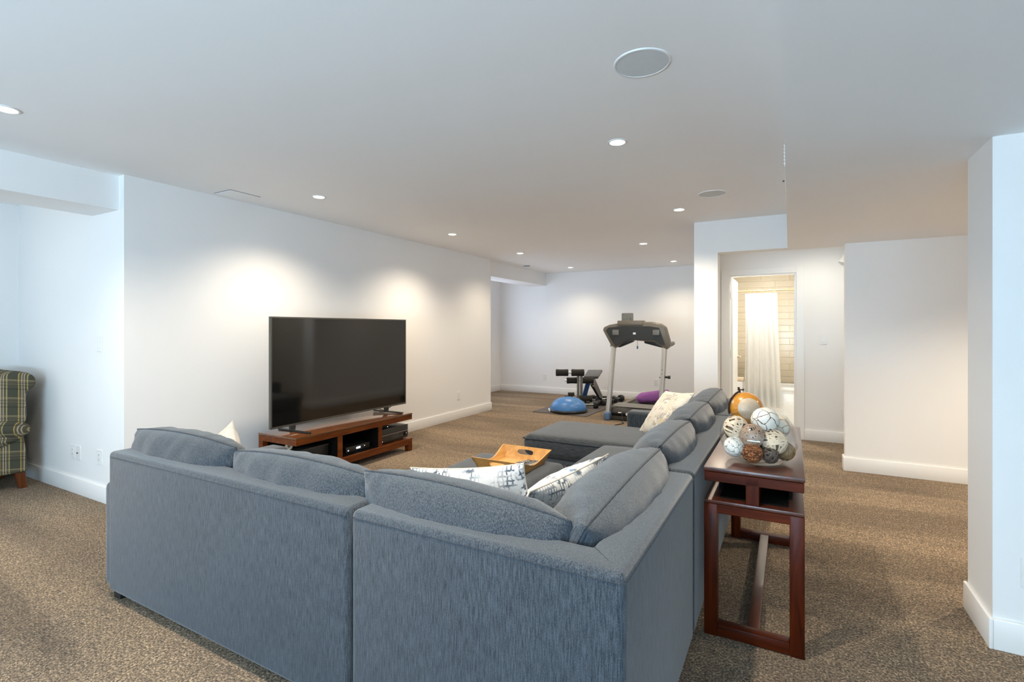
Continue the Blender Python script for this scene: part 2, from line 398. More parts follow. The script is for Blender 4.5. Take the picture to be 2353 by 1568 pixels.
# long wall behind the television, and the block it closes
struct('wall_left', bx(-4.516, -4.396, 1.905, 7.217, 0, H), M['wall'])
struct('wall_alcove', bx(-6.51, -4.516, 1.905, 2.03, 0, H), M['wall'])
struct('wall_alcove_end', bx(-6.51, -6.39, -3.6, 1.905, 0, H), M['wall'])
struct('wall_gym_return', bx(-5.74, -4.516, 7.10, 7.217, 0, H), M['wall'])
struct('wall_gym_end', bx(-5.74, -5.62, 7.217, 9.65, 0, H), M['wall'])
struct('wall_gym', bx(-5.74, -0.80, 9.65, 9.77, 0, H), M['wall'])
bm = BM(); box(bm, -0.92, -0.80, 5.80, 9.65, 0, H); box(bm, -0.80, -0.678, 5.80, 5.97, 0, H)
struct('wall_pier', bm, M['wall'])
struct('wall_header', bx(-0.678, -0.02, 5.80, 5.97, HL, H), M['wall'])
struct('wall_right', bx(0.465, 3.1, 5.78, 5.90, 0, HL), M['wall'])
struct('wall_column', bx(0.757, 3.1, 2.87, 3.21, 0, HL), M['wall'])
struct('wall_right_end', bx(3.0, 3.1, -3.6, 7.3, 0, HL), M['wall'])
struct('wall_back', bx(-6.5, 3.1, -3.6, -3.5, 0, H), M['wall'])
# hall back wall with the bathroom doorway
bm = BM()
box(bm, -0.80, -0.70, 7.13, 7.25, 0, 2.44); box(bm, 0.07, 3.1, 7.13, 7.25, 0, 2.44); box(bm, -0.70, 0.07, 7.13, 7.25, 2.055, 2.44)
struct('wall_hall', bm, M['wall'])
# ceiling beams over the two alcoves
struct('trim_beam_near', bx(-4.90, -4.475, -3.5, 1.905, 2.266, H), M['wall'])
struct('trim_beam_far', bx(-4.92, -4.51, 7.217, 9.65, 2.27, H), M['wall'])
# baseboards
def baseboard(name, x0, x1, y0, y1):
    struct(name, rbox(x0, x1, y0, y1, -0.002, 0.128, 0.004, 2), M['trim'])
T = 0.015
baseboard('baseboard_left', -4.396, -4.396 + T, 1.905 - T, 7.217 + T)
baseboard('baseboard_alcove', -6.39, -4.396, 1.905 - T, 1.905)
baseboard('baseboard_alcove_end', -6.39, -6.39 + T, -3.5, 1.905 - T)
baseboard('baseboard_gym_end', -5.62, -5.62 + T, 7.217, 9.65)
baseboard('baseboard_gym', -5.62 + T, -0.92, 9.65 - T, 9.65)
baseboard('baseboard_gym_return', -5.62, -4.396, 7.217, 7.217 + T)
baseboard('baseboard_pier', -0.92 - T, -0.92, 5.80 - T, 9.65)
baseboard('baseboard_pier_front', -0.92, -0.678, 5.80 - T, 5.80)
baseboard('baseboard_right', 0.465 - T, 3.0, 5.78 - T, 5.78)
baseboard('baseboard_right_end', 0.465 - T, 0.465, 5.78, 5.90 + T)
baseboard('baseboard_hall', 0.155, 3.0, 7.13 - T, 7.13)
baseboard('baseboard_column_side', 0.757 - T, 0.757, 2.87 - T, 3.21 + T)
baseboard('baseboard_column', 0.757, 3.0, 2.87 - T, 2.87)
# small sloped soffit corner glimpsed past the end of the right wall
bm = BM(); poly(bm, [(0.505, 7.13, 2.155), (0.60, 7.13, 2.31), (0.60, 7.13, 2.12)], (0, -0.10, 0))
struct('trim_soffit', bm, M['trim'])

# door casing, jambs and the open bathroom door
bm = BM()
box(bm, -0.79, -0.70, 7.112, 7.13, 0, 2.13); box(bm, 0.07, 0.155, 7.112, 7.13, 0, 2.13); box(bm, -0.70, 0.07, 7.112, 7.13, 2.055, 2.13); bevel(bm, 0.003, 1)
struct('trim_casing', bm, M['trim'])
bm = BM(); box(bm, -0.70, -0.685, 7.13, 7.25, 0, 2.055); box(bm, 0.055, 0.07, 7.13, 7.25, 0, 2.055); box(bm, -0.685, 0.055, 7.13, 7.25, 2.04, 2.055)
box(bm, -0.685, -0.675, 7.19, 7.205, 0, 2.04); box(bm, 0.045, 0.055, 7.19, 7.205, 0, 2.04)
struct('trim_jamb', bm, M['trim'])
door = struct('door_1', rbox(-0.70, -0.662, 7.262, 7.985, 0.012, 2.035, 0.002, 1), M['trim'])
for z in (1.80, 1.03, 0.25):
    finish('hinge', rbox(-0.6845, -0.682, 7.15, 7.185, z - 0.05, z + 0.05, 0.008, 2), M['nickel'], door)
bm = BM(); cyl(bm, (-0.662, 7.93, 0.96), (-0.652, 7.93, 0.96), 0.028, seg=20); cyl(bm, (-0.655, 7.93, 0.96), (-0.615, 7.93, 0.96), 0.010); cyl(bm, (-0.615, 7.94, 0.96), (-0.612, 7.83, 0.96), 0.010, 0.008)
finish('door_handle', bm, M['nickel'], door)

# bathroom shell: floor, side walls, tiled back wall with single tiles
struct('floor_bathroom', bx(-0.80, 0.75, 7.25, 8.80, 0.0, 0.004), M['bathfloor'])
struct('wall_bathroom_right', bx(0.75, 0.85, 7.25, 8.90, 0, 2.44), M['wall'])
bw = struct('wall_bathroom', bx(-0.80, 0.75, 8.80, 8.90, 0, 2.44), M['grout'])
TW, TH = 0.40, 0.0985
bm = BM(); box(bm, 0, TW - 0.004, -0.007, 0.001, 0, TH - 0.0045); bevel(bm, 0.0022, 1)
me = bpy.data.meshes.new('tile'); bm.to_mesh(me); bm.free(); me.materials.append(M['tile'])
for r in range(19):
    for k in range(-1, 4):
        x = -0.8 + k * TW + (TW / 2 if r % 2 else 0)
        if x + TW > 0.76: continue
        cut = x < -0.82
        if cut and not r % 2: continue
        o = bpy.data.objects.new('tile', me); COL.objects.link(o); o.parent = bw
        if cut: x += TW / 2; o.scale = (0.49, 1, 1)
        o.location = (x, 8.80, 0.53 + r * TH)

# ------------------------------------------------------------------ sectional sofa
SO, PP = M['sofa'], M['piping']
YB, XB, ZT = 1.235, -0.36, 0.742       # back face planes, top of the back
BT = 0.135                              # back thickness
def pillow(Wd, Hg, T, a=2.0, e=0.5, pull=0.0, puy=None, n=26, wr=0.004, seed=0, bend=0.0, rc=0.0):
    bm = BM(); gs = []; puy = pull if puy is None else puy
    ss = [math.sin(PI / 2 * (2 * i / n - 1)) for i in range(n + 1)]
    def xy(u, v):
        x = Wd / 2 * u * (1 - pull * (1 - v * v)); y = Hg / 2 * v * (1 - puy * (1 - u * u))
        if rc:      # rounded corners
            k = (abs(u) * abs(v)) ** 6; x -= math.copysign(rc * k, u); y -= math.copysign(rc * k, v)
        return x, y
    for s in (1, -1):
        g = []
        for i, u in enumerate(ss):
            row = []
            for j, v in enumerate(ss):
                edge = i in (0, n) or j in (0, n)
                if s == -1 and edge: row.append(gs[0][i][j]); continue
                x, y = xy(u, v); t = T / 2 * (max(0, (1 - abs(u) ** a) * (1 - abs(v) ** a))) ** e
                q = Vector((x * 9 + seed * 7.3, y * 9, s * 3 + seed))
                dz = 0 if edge else wr * (noise.noise(q) + 0.6 * noise.noise(q * 2.7))
                # gathers radiating from the seams
                if not edge:
                    ed = max(abs(u), abs(v)); dz += wr * 0.9 * max(0, ed - 0.6) * math.sin(60 * (x if abs(v) > abs(u) else y) + 5 * noise.noise(q))
                yo = bend * max(0, v) ** 2
                row.append(bm.verts.new((x, y, s * (t + dz) + yo)))
            g.append(row)
        gs.append(g)
    for s, g in enumerate(gs):
        for i in range(n):
            for j in range(n):
                f = (g[i][j], g[i + 1][j], g[i + 1][j + 1], g[i][j + 1])
                bm.faces.new(f if s == 0 else f[::-1])
    path = []
    g = gs[0]
    loop = [g[i][0] for i in range(n)] + [g[n][j] for j in range(n)] + [g[i][n] for i in range(n, 0, -1)] + [g[0][j] for j in range(n, 0, -1)]
    for v in loop: path.append(v.co.copy())
    return bm, path
def place(o, center, right, normal):
    r = Vector(right).normalized(); nn = Vector(normal); nn = (nn - r * nn.dot(r)).normalized(); up = nn.cross(r)
    m = Matrix((r, up, nn)).transposed().to_4x4(); m.translation = Vector(center); o.matrix_world = m

def module(label, loc): return thing('sofa_section', label, 'sofa', loc, group='joined sections of the grey corner sofa')
def foot(th, x, y): wpart('foot', rbox(x - 0.03, x + 0.03, y - 0.03, y + 0.03, 0, 0.045, 0.004, 1), M['foot'], th)
def seat_slab(th, name, x0, x1, y0, y1, z0, z1, r=0.045, crown=0.016):
    bm = BM(); box(bm, x0, x1, y0, y1, z0, z1); bevel(bm, r, 4)
    bmesh.ops.subdivide_edges(bm, edges=[e for e in bm.edges if e.calc_length() > 0.25], cuts=9, use_grid_fill=True)
    cx, cy, hx, hy = (x0 + x1) / 2, (y0 + y1) / 2, (x1 - x0) / 2, (y1 - y0) / 2
    for v in bm.verts:
        if v.co.z > (z0 + z1) / 2:
            u, w_ = (v.co.x - cx) / hx, (v.co.y - cy) / hy
            v.co.z += crown * max(0, 1 - u * u) ** 0.6 * max(0, 1 - w_ * w_) ** 0.6 + 0.004 * noise.noise(v.co * 6) * max(0, 1 - u ** 6) * max(0, 1 - w_ ** 6)
    o = wpart(name, bm, M['seat'], th, ang=1.2)
    zz = z1 - r * 0.55; k = 0.004; c = r * 0.45
    pts = []
    for qx, qy, a0 in ((x1 - c, y1 - c, 0), (x0 + c, y1 - c, PI / 2), (x0 + c, y0 + c, PI), (x1 - c, y0 + c, 1.5 * PI)):
        for i in range(5):
            a = a0 + PI / 2 * i / 4; pts.append((qx + (c + k - 0.006) * math.cos(a), qy + (c + k - 0.006) * math.sin(a), zz))
    bm = BM(); tube(bm, pts, 0.0045, 6, True); finish('piping', bm, PP, o, off=th.location)
    return o

# -- left two-seat section
t = module('left part of the grey sofa with a low arm at its left end', (-2.17, 1.7, 0))
wpart('back_panel', rbox(-3.01, -1.325, YB, YB + BT, 0.04, ZT, 0.022, 4), SO, t)
bm = BM(); tube(bm, [(-2.985, YB + 0.002, ZT - 0.024), (-1.335, YB + 0.002, ZT - 0.024)], 0.003); wpart('seam', bm, PP, t)
wpart('base', rbox(-2.93, -1.325, YB + BT - 0.01, 2.20, 0.05, 0.27, 0.02, 2), SO, t)
wpart('arm', rbox(-3.085, -2.915, YB + 0.012, 2.22, 0.045, 0.578, 0.032, 4), SO, t)
seat_slab(t, 'seat_cushion', -2.905, -2.12, YB + BT + 0.005, 2.24, 0.275, 0.435)
seat_slab(t, 'seat_cushion', -2.11, -1.33, YB + BT + 0.005, 2.24, 0.275, 0.435)
for x, y in ((-2.97, 1.285), (-1.42, 1.32), (-2.97, 2.15), (-1.42, 2.15)): foot(t, x, y)
# -- corner section: L-shaped back
t = module('corner part of the grey sofa, nearest the camera, with the mitred back corner', (-0.8, 1.7, 0))
bm = BM(); poly(bm, [(-1.312, YB, 0.04), (XB, YB, 0.04), (XB, 2.258, 0.04), (XB - BT, 2.258, 0.04), (XB - BT, YB + BT, 0.04), (-1.312, YB + BT, 0.04)], (0, 0, ZT - 0.04)); bevel(bm, 0.022, 4)
wpart('back_panel', bm, SO, t)
bm = BM(); z = ZT - 0.024; tube(bm, [(-1.30, YB + 0.002, z), (XB - 0.02, YB + 0.002, z), (XB - 0.006, YB + 0.006, z), (XB - 0.002, YB + 0.02, z), (XB - 0.002, 2.25, z)], 0.003)
wpart('seam', bm, PP, t)
bm = BM(); tube(bm, [(XB - 0.012, YB + 0.012, ZT - 0.003), (XB - BT + 0.012, YB + BT - 0.012, ZT + 0.0005)], 0.002); wpart('seam', bm, PP, t)
wpart('base', rbox(-1.312, XB - BT + 0.01, YB + BT - 0.01, 2.255, 0.05, 0.27, 0.02, 2), SO, t)
seat_slab(t, 'seat_cushion', -1.315, XB - BT - 0.005, YB + BT + 0.005, 2.25, 0.275, 0.435)
for x, y in ((-1.25, 1.32), (-0.43, 1.30), (-0.43, 2.2), (-1.25, 2.2)): foot(t, x, y)
# -- armless two-seat section along the console
t = module('middle part of the grey sofa along the console, without arms', (-0.8, 3.0, 0))
wpart('back_panel', rbox(XB - BT, XB, 2.272, 3.878, 0.04, ZT, 0.022, 4), SO, t)
bm = BM(); tube(bm, [(XB - 0.002, 2.285, z), (XB - 0.002, 3.87, z)], 0.003); wpart('seam', bm, PP, t)
wpart('base', rbox(-1.29, XB - BT + 0.01, 2.272, 3.878, 0.05, 0.27, 0.02, 2), SO, t)
seat_slab(t, 'seat_cushion', -1.315, XB - BT - 0.005, 2.275, 3.07, 0.275, 0.437, crown=0.028)
seat_slab(t, 'seat_cushion', -1.315, XB - BT - 0.005, 3.08, 3.872, 0.275, 0.437, crown=0.028)
for x, y in ((-1.22, 2.35), (-0.43, 2.35), (-1.22, 3.8), (-0.43, 3.8)): foot(t, x, y)
# -- chaise section
t = module('far chaise part of the grey sofa, its long seat reaching toward the media stand', (-1.1, 4.4, 0))
wpart('back_panel', rbox(XB - BT, XB, 3.892, 4.87, 0.04, ZT, 0.022, 4), SO, t)
bm = BM(); tube(bm, [(XB - 0.002, 3.90, z), (XB - 0.002, 4.86, z)], 0.003); wpart('seam', bm, PP, t)
wpart('base', rbox(-2.03, XB - BT + 0.01, 3.892, 4.69, 0.05, 0.25, 0.03, 3), SO, t)
seat_slab(t, 'chaise_cushion', -2.05, XB - BT - 0.005, 3.885, 4.70, 0.255, 0.44, 0.06, 0.012)
wpart('arm', rbox(-1.36, XB - BT + 0.01, 4.705, 4.875, 0.045, 0.578, 0.032, 4), SO, t)
for x, y in ((-1.95, 3.97), (-0.43, 3.97), (-1.95, 4.6), (-0.43, 4.8)): foot(t, x, y)

# loose back cushions
def back_cushion(label, center, right, normal, Wd, seed, Hg=0.43, T=0.27):
    th = thing('back_cushion', label, 'cushion', group='loose back cushions of the grey sofa')
    bm, path = pillow(Wd, Hg, T, a=3.1, e=0.5, pull=-0.01, puy=-0.13, n=36, wr=0.010, seed=seed, bend=0.035, rc=0.0)
    o = part('cover', bm, M['cushion'], th, 1.5)
    bm = BM(); tube(bm, path, 0.0042, 6, True); part('piping', bm, PP, o)
    place(th, center, right, normal); return th
TL = math.radians(19)
nb = (0, -math.cos(TL), math.sin(-TL))          # normal (bend side) toward the back, leaning over it
back_cushion('leftmost back cushion of the sofa, leaning over the long back near the white wall', (-2.62, 1.455, 0.620), (-1, 0, 0), nb, 0.86, 1)
back_cushion('second back cushion from the left, its top edge overlapping the television stand', (-1.775, 1.46, 0.603), (-1, 0, 0), nb, 0.85, 2)
back_cushion('blue-grey back cushion beside the sofa corner, third from the left end', (-0.985, 1.45, 0.608), (-1, 0, 0.045), nb, 0.82, 3)
TS = math.radians(27)
nr = (math.cos(TS), 0, -math.sin(TS))
back_cushion('large tilted back cushion right of the sofa corner, nearest the bowl of balls', (-0.614, 1.855, 0.610), (0, -1, -0.03), nr, 0.95, 4, 0.43, 0.33)
back_cushion('back cushion second from the corner along the console table side', (-0.612, 2.70, 0.632), (0, -1, 0.02), nr, 0.78, 5)
back_cushion('back cushion third from the corner along the console table side', (-0.612, 3.45, 0.640), (0, -1, 0.01), nr, 0.76, 6)
back_cushion('farthest back cushion, against the globe end of the console table', (-0.612, 4.26, 0.645), (0, -1, 0), nr, 0.86, 7)

# ottoman in the bend of the sofa
t = thing('ottoman', 'low grey upholstered ottoman carrying the wooden tray', 'ottoman', (-1.70, 2.87, 0))
wpart('base', rbox(-2.04, -1.375, 2.49, 3.23, 0.05, 0.27, 0.03, 3), SO, t)
seat_slab(t, 'top_cushion', -2.06, -1.36, 2.47, 3.25, 0.275, 0.428, 0.05, 0.002)
for x, y in ((-1.96, 2.57), (-1.45, 2.57), (-1.96, 3.15), (-1.45, 3.15)): foot(t, x, y)

# throw pillows
def throw_pillow(label, mat, center, right, normal, Wd, Hg, T, seed, cord=None):
    th = thing('throw_pillow', label, 'pillow')
    bm, path = pillow(Wd, Hg, T, a=2.0, e=0.55, pull=0.07, n=24, wr=0.006, seed=seed)
    o = part('cover', bm, mat, th, 1.5)
    bm = BM(); tube(bm, path, 0.003, 5, True); part('edge_cord', bm, cord or M['throw_edge'], o)
    place(th, center, right, normal)
throw_pillow('white pillow with blue-grey hatch print, propped behind the cushion beside the corner', M['throw_blue'], (-1.155, 1.775, 0.606), (1, 0.0, 0.16), (0.0, 0.97, 0.25), 0.57, 0.39, 0.15, 11)
throw_pillow('white pillow with blue-grey hatch print, standing against the large tilted cushion', M['throw_blue'], (-0.925, 2.07, 0.580), (0.07, 0.62, 0.0), (-0.84, 0.1, 0.53), 0.70, 0.38, 0.19, 12)
throw_pillow('cream and brown tweed pillow propped on the chaise against its far arm', M['throw_tan'], (-0.94, 4.435, 0.632), (0.287, -0.322, 0.036), (-0.62, -0.48, 0.63), 0.46, 0.46, 0.15, 13)
throw_pillow('cream and gold pillow peeking over the leftmost back cushion', M['throw_cream'], (-2.94, 1.76, 0.535), (0.72, 0.15, 0.66), (0.0, -0.95, 0.3), 0.40, 0.40, 0.20, 14)

# ------------------------------------------------------------------ tray and remotes
t = thing('serving_tray', 'golden wooden tray with flared sides and slot handles, on the ottoman', 'tray', (-1.635, 2.965, 0.432), (0, 0, 0))
def tray_panels():
    x0, x1, y0, y1 = -0.155, 0.155, -0.165, 0.165      # base
    pass
    wpart('tray_floor', bx(t.location.x + x0, t.location.x + x1, t.location.y + y0, t.location.y + y1, 0.432, 0.441), M['tray_floor'], t)
    hz = 0.090; n = 20; th = 0.010
    for s in (-1, 1):           # long sides, dipping in the middle
        bm = BM(); L = []
        for i in range(n + 1):
            f = 2 * i / n - 1; top = hz - 0.054 * math.cos(f * PI / 2) ** 1.3
            g = top / hz
            xb = s * 0.155; xt = s * (0.155 + 0.038 * g); yb = f * 0.165; yt = f * (0.165 + 0.05 * g)
            L.append([bm.verts.new(p) for p in ((xb, yb, 0), (xt, yt, top), (xt - s * th, yt, top), (xb - s * th, yb, 0))])
        for i in range(n):
            for k in range(4): bm.faces.new((L[i][k], L[i][(k + 1) % 4], L[i + 1][(k + 1) % 4], L[i + 1][k]))
        bm.faces.new(L[0][::-1]); bm.faces.new(L[n]); bmesh.ops.recalc_face_normals(bm, faces=bm.faces[:])
        part('side_panel', bm, M['tray'], t)
    for s in (-1, 1):           # ends with a slot handle: ring between outline and slot
        bm = BM(); N = 48
        def outl(a):
            c, d = math.cos(a), math.sin(a); k = 1 / max(abs(c), abs(d)); return c * k, d * k
        R = []
        for i in range(N):
            a = 2 * PI * i / N; u, v = outl(a); vz = (v + 1) / 2
            hx = (0.155 + 0.038 * vz)
            sx = 0.062; sz = 0.017
            px, pz = math.cos(a), math.sin(a)
            sux = math.copysign(abs(px) ** 0.6, px) * sx; suz = 0.056 + math.copysign(abs(pz) ** 0.7, pz) * sz
            def P(x, zz, off): return Vector((x, s * (0.165 + 0.05 * zz / hz) - s * off, zz))
            R.append([bm.verts.new(P(u * hx, vz * hz, 0)), bm.verts.new(P(sux, suz, 0)), bm.verts.new(P(sux, suz, th)), bm.verts.new(P(u * hx, vz * hz, th))])
        for i in range(N):
            A, B = R[i], R[(i + 1) % N]
            for k in range(4): bm.faces.new((A[k], A[(k + 1) % 4], B[(k + 1) % 4], B[k]))
        bmesh.ops.recalc_face_normals(bm, faces=bm.faces[:]); part('end_panel', bm, M['tray'], t)
tray_panels()
def remote(label, x, y, rot, L, Wd, body, btn):
    r = thing('remote_control', label, 'remote', (x, y, 0.4415), (0, 0, rot), 'remote controls in the tray')
    part('body', rbox(-Wd / 2, Wd / 2, -L / 2, L / 2, 0, 0.020, 0.006, 3), body, r)
    for i in range(7):
        for j in range(3):
            part('button', rbox(-Wd * 0.3 + j * Wd * 0.3 - 0.005, -Wd * 0.3 + j * Wd * 0.3 + 0.005, -L * 0.38 + i * L * 0.12 - 0.004, -L * 0.38 + i * L * 0.12 + 0.004, 0.019, 0.0225, 0.001, 1), btn, r)
remote('silver and black remote, nearest the tray middle', -1.585, 2.985, -0.35, 0.20, 0.052, M['charcoal'], M['steel'])
remote('grey remote lying along the right side of the tray', -1.520, 3.005, -0.12, 0.19, 0.046, M['silver'], M['charcoal'])

# ------------------------------------------------------------------ console table, globe, bowl of decorative balls
X0, X1, Y0, Y1 = -0.338, 0.056, 2.382, 3.622
t = thing('console_table', 'narrow dark mahogany console table standing behind the sofa', 'table', ((X0 + X1) / 2, (Y0 + Y1) / 2, 0))
MW, MX, MZ = M['mahog'], M['mahog_x'], M['mahog_z']
wpart('tabletop', rbox(X0, X1, Y0, Y1, 0.726, 0.746, 0.004, 2), MW, t)
bm = BM(); box(bm, X0 + 0.004, X1 - 0.004, Y0 + 0.004, Y0 + 0.03, 0.683, 0.724); box(bm, X0 + 0.004, X1 - 0.004, Y1 - 0.03, Y1 - 0.004, 0.683, 0.724); box(bm, X0 + 0.004, X0 + 0.03, Y0 + 0.03, Y1 - 0.03, 0.683, 0.724); box(bm, X1 - 0.03, X1 - 0.004, Y0 + 0.03, Y1 - 0.03, 0.683, 0.724); box(bm, X0 + 0.03, X1 - 0.03, Y0 + 0.03, Y1 - 0.03, 0.715, 0.726); bevel(bm, 0.002, 1)
wpart('apron', bm, MX, t)
wpart('shelf', rbox(X0 + 0.002, X1 - 0.002, Y0, Y1, 0.585, 0.601, 0.003, 2), MW, t)
bm = BM(); box(bm, X0 + 0.004, X1 - 0.004, Y0 + 0.002, Y0 + 0.03, 0.545, 0.583); bevel(bm, 0.002, 1); wpart('shelf_rail', bm, MX, t)
bm = BM(); box(bm, X0 + 0.004, X1 - 0.004, Y1 - 0.03, Y1 - 0.002, 0.545, 0.583); bevel(bm, 0.002, 1); wpart('shelf_rail', bm, MX, t)
xm = (X0 + X1) / 2
wpart('divider', rbox(xm - 0.026, xm + 0.026, Y0 + 0.004, Y1 - 0.004, 0.601, 0.715, 0.002, 1), MZ, t)
wpart('cubby_side', rbox(X0 + 0.045, X0 + 0.06, Y0 + 0.17, Y1 - 0.05, 0.601, 0.715, 0.002, 1), M['shade_black'], t)  # cubby sides coloured near-black for the shade inside
wpart('cubby_side', rbox(X1 - 0.06, X1 - 0.045, Y0 + 0.17, Y1 - 0.05, 0.601, 0.715, 0.002, 1), M['shade_black'], t)
wpart('cubby_floor_shade', bx(X0 + 0.061, xm - 0.027, Y0 + 0.05, 2.89, 0.6012, 0.603), M['shade_black'], t); wpart('cubby_floor_shade', bx(xm + 0.027, X1 - 0.061, Y0 + 0.05, 2.89, 0.6012, 0.603), M['shade_black'], t)  # dark sheets laid on the shelf to paint the cubby shade
wpart('cubby_back_shade', bx(X0 + 0.06, xm - 0.026, 2.9, 2.92, 0.601, 0.715), M['shade_black'], t); wpart('cubby_back_shade', bx(xm + 0.026, X1 - 0.06, 2.9, 2.92, 0.601, 0.715), M['shade_black'], t)  # near-black stops added so the openings read as deep shade
dr = wpart('drawer', rbox(X1 - 0.045, X1 - 0.002, 2.86, 3.24, 0.610, 0.712, 0.002, 1), MW, t)
for yy in (Y0, Y1 - 0.055):
    wpart('leg', rbox(X0 + 0.002, X0 + 0.057, yy, yy + 0.055, 0, 0.584, 0.003, 2), MZ, t)
    wpart('leg', rbox(X1 - 0.057, X1 - 0.002, yy, yy + 0.055, 0, 0.584, 0.003, 2), MZ, t)
    wpart('foot_rail', rbox(X0 + 0.057, X1 - 0.057, yy, yy + 0.055, 0.004, 0.054, 0.003, 2), MX, t)
wpart('stretcher', rbox(xm - 0.024, xm + 0.024, Y0 + 0.055, Y1 - 0.055, 0.022, 0.053, 0.003, 2), MW, t)

gx, gy, gz, gr = -0.236, 3.36, 0.875, 0.100
t = thing('desk_globe', 'amber antique-style globe on a small stand, on the console table', 'globe', (gx, gy, 0.746))
bm = BM(); lathe(bm, [(0, 0), (0.055, 0), (0.058, 0.006), (0.035, 0.014), (0.014, 0.02), (0.010, 0.03), (0, 0.03)], (gx, gy, 0.746), 28); wpart('stand', bm, M['bronze'], t)
bm = BM(); ball(bm, (gx, gy, gz), gr, 40); wpart('sphere', bm, M['globe'], t)
cap_dir = Vector((0.30, -0.95, 0.16)).normalized()
def spherical_cap(c, d, r, ang, n=10, seg=36):
    bm = BM(); u, v = frame_of(d); rings = [[bm.verts.new(Vector(c) + d * r)]]
    for i in range(1, n + 1):
        a = ang * i / n; rings.append([bm.verts.new(Vector(c) + r * (math.cos(a) * d + math.sin(a) * (math.cos(2 * PI * k / seg) * u + math.sin(2 * PI * k / seg) * v))) for k in range(seg)])
    for k in range(seg): bm.faces.new((rings[0][0], rings[1][k], rings[1][(k + 1) % seg]))
    for i in range(1, n):
        for k in range(seg): bm.faces.new((rings[i][k], rings[i + 1][k], rings[i + 1][(k + 1) % seg], rings[i][(k + 1) % seg]))
    bmesh.ops.recalc_face_normals(bm, faces=bm.faces[:]); return bm
wpart('map_cap', spherical_cap((gx, gy, gz), cap_dir, gr + 0.0006, 0.66), M['globe_pale'], t)
ax = Vector((-0.28, -0.1, 0.95)).normalized(); side = Vector((-0.8, -0.6, 0)); side = (side - ax * side.dot(ax)).normalized()
pts = [Vector((gx, gy, gz)) + (gr + 0.009) * (math.cos(a) * ax + math.sin(a) * side) for a in [PI * i / 24 for i in range(25)]]
bm = BM(); tube(bm, pts, 0.006, 8); wpart('meridian_arm', bm, M['bronze'], t)
tp = Vector((gx, gy, gz)) + ax * (gr + 0.012)
bm = BM(); ball(bm, tp + ax * 0.018, 0.007, 12); cyl(bm, tp - ax * 0.01, tp + ax * 0.012, 0.005); cyl(bm, tp + Vector((-0.012, 0, 0.006)), tp + Vector((0.018, 0.0, 0.008)), 0.004); ball(bm, tp + Vector((0.020, 0, 0.009)), 0.006, 10)
wpart('finial', bm, M['bronze'], t)

bc = Vector((-0.129, 2.595, 0.746))
outer = [(0.0, 0.0005), (0.085, 0.0005), (0.098, 0.004), (0.122, 0.020), (0.146, 0.047), (0.161, 0.080), (0.166, 0.113), (0.160, 0.148), (0.145, 0.178), (0.128, 0.200), (0.120, 0.212)]
inner = [(0.117, 0.212), (0.125, 0.199), (0.1415, 0.177), (0.1565, 0.147), (0.1625, 0.113), (0.1575, 0.081), (0.1425, 0.050), (0.118, 0.026), (0.08, 0.013), (0, 0.012)]
bm = BM(); lathe(bm, outer + inner, bc, 64)
o = finish('glass_bowl', bm, M['glass'], None, 0.9, bc); o.location = bc
o['label'] = 'large round clear glass bowl full of decorative balls, on the console table'; o['category'] = 'bowl'

def woven(bm, r, n, wid0, seed):
    rnd = random.Random(seed)
    for i in range(n):
        wid = wid0 * rnd.uniform(0.7, 1.25)
        d = Vector((rnd.gauss(0, 1), rnd.gauss(0, 1), rnd.gauss(0, 1))).normalized(); u, v = frame_of(d)
        hgt = rnd.uniform(-0.35, 0.35) * r; rr = math.sqrt(r * r - hgt * hgt) - rnd.uniform(0, 0.003)
        A, B = [], []
        for k in range(28):
            a = 2 * PI * k / 28; p = rr * (math.cos(a) * u + math.sin(a) * v) + d * hgt; no = p.normalized()
            A.append((bm.verts.new(p + d * wid / 2), bm.verts.new(p - d * wid / 2), bm.verts.new(p * 0.95 - d * wid / 2), bm.verts.new(p * 0.95 + d * wid / 2)))
        for k in range(28):
            a, b = A[k], A[(k + 1) % 28]
            for q in range(4): bm.faces.new((a[q], a[(q + 1) % 4], b[(q + 1) % 4], b[q]))
    bmesh.ops.recalc_face_normals(bm, faces=bm.faces[:]); return bm
def deco(kind, label, c, r, mat, seed=1, n=16, wid=0.007, core=None):
    r *= 1.07; t = thing('decorative_ball', label, 'ball', c, (seed * 0.7, seed * 1.3, seed), 'decorative balls in the glass bowl')
    if kind == 'solid':
        bm = BM(); ball(bm, (0, 0, 0), r, 32)
        for v in bm.verts: v.co *= 1 + 0.02 * noise.noise(v.co * 60)
        part('ball', bm, mat, t, 1.5)
    else:
        bm = BM(); ball(bm, (0, 0, 0), r * 0.80, 16); part('core', bm, core, t, 1.5)
        part('weave', woven(BM(), r, n, wid, seed), mat, t, 0.9)
deco('weave', 'cream open-weave rattan ball at the upper left of the bowl', (-0.218, 2.535, 0.905), 0.050, M['rattan'], 1, 15, 0.008, M['hollow'])
deco('weave', 'brown bark-strip ball in the upper middle of the bowl', (-0.152, 2.510, 0.877), 0.050, M['bark'], 2, 46, 0.005, M['hollow_dark'])
deco('solid', 'large white crackled ball heaped highest above the rim', (-0.100, 2.590, 0.937), 0.056, M['crackle'], 3)
deco('weave', 'cream rattan ball at the right front of the bowl', (-0.062, 2.555, 0.850), 0.052, M['rattan'], 4, 18, 0.009, M['hollow'])
deco('solid', 'white ball with scale pattern at the lower left of the bowl', (-0.221, 2.500, 0.823), 0.043, M['scale'], 5)
deco('solid', 'reddish-brown twine ball at the bottom front of the bowl', (-0.146, 2.487, 0.805), 0.041, M['twine'], 6)
deco('weave', 'dark twig ball low in the front of the bowl', (-0.076, 2.520, 0.797), 0.036, M['rattan_dark'], 7, 20, 0.005, M['hollow_dark'])
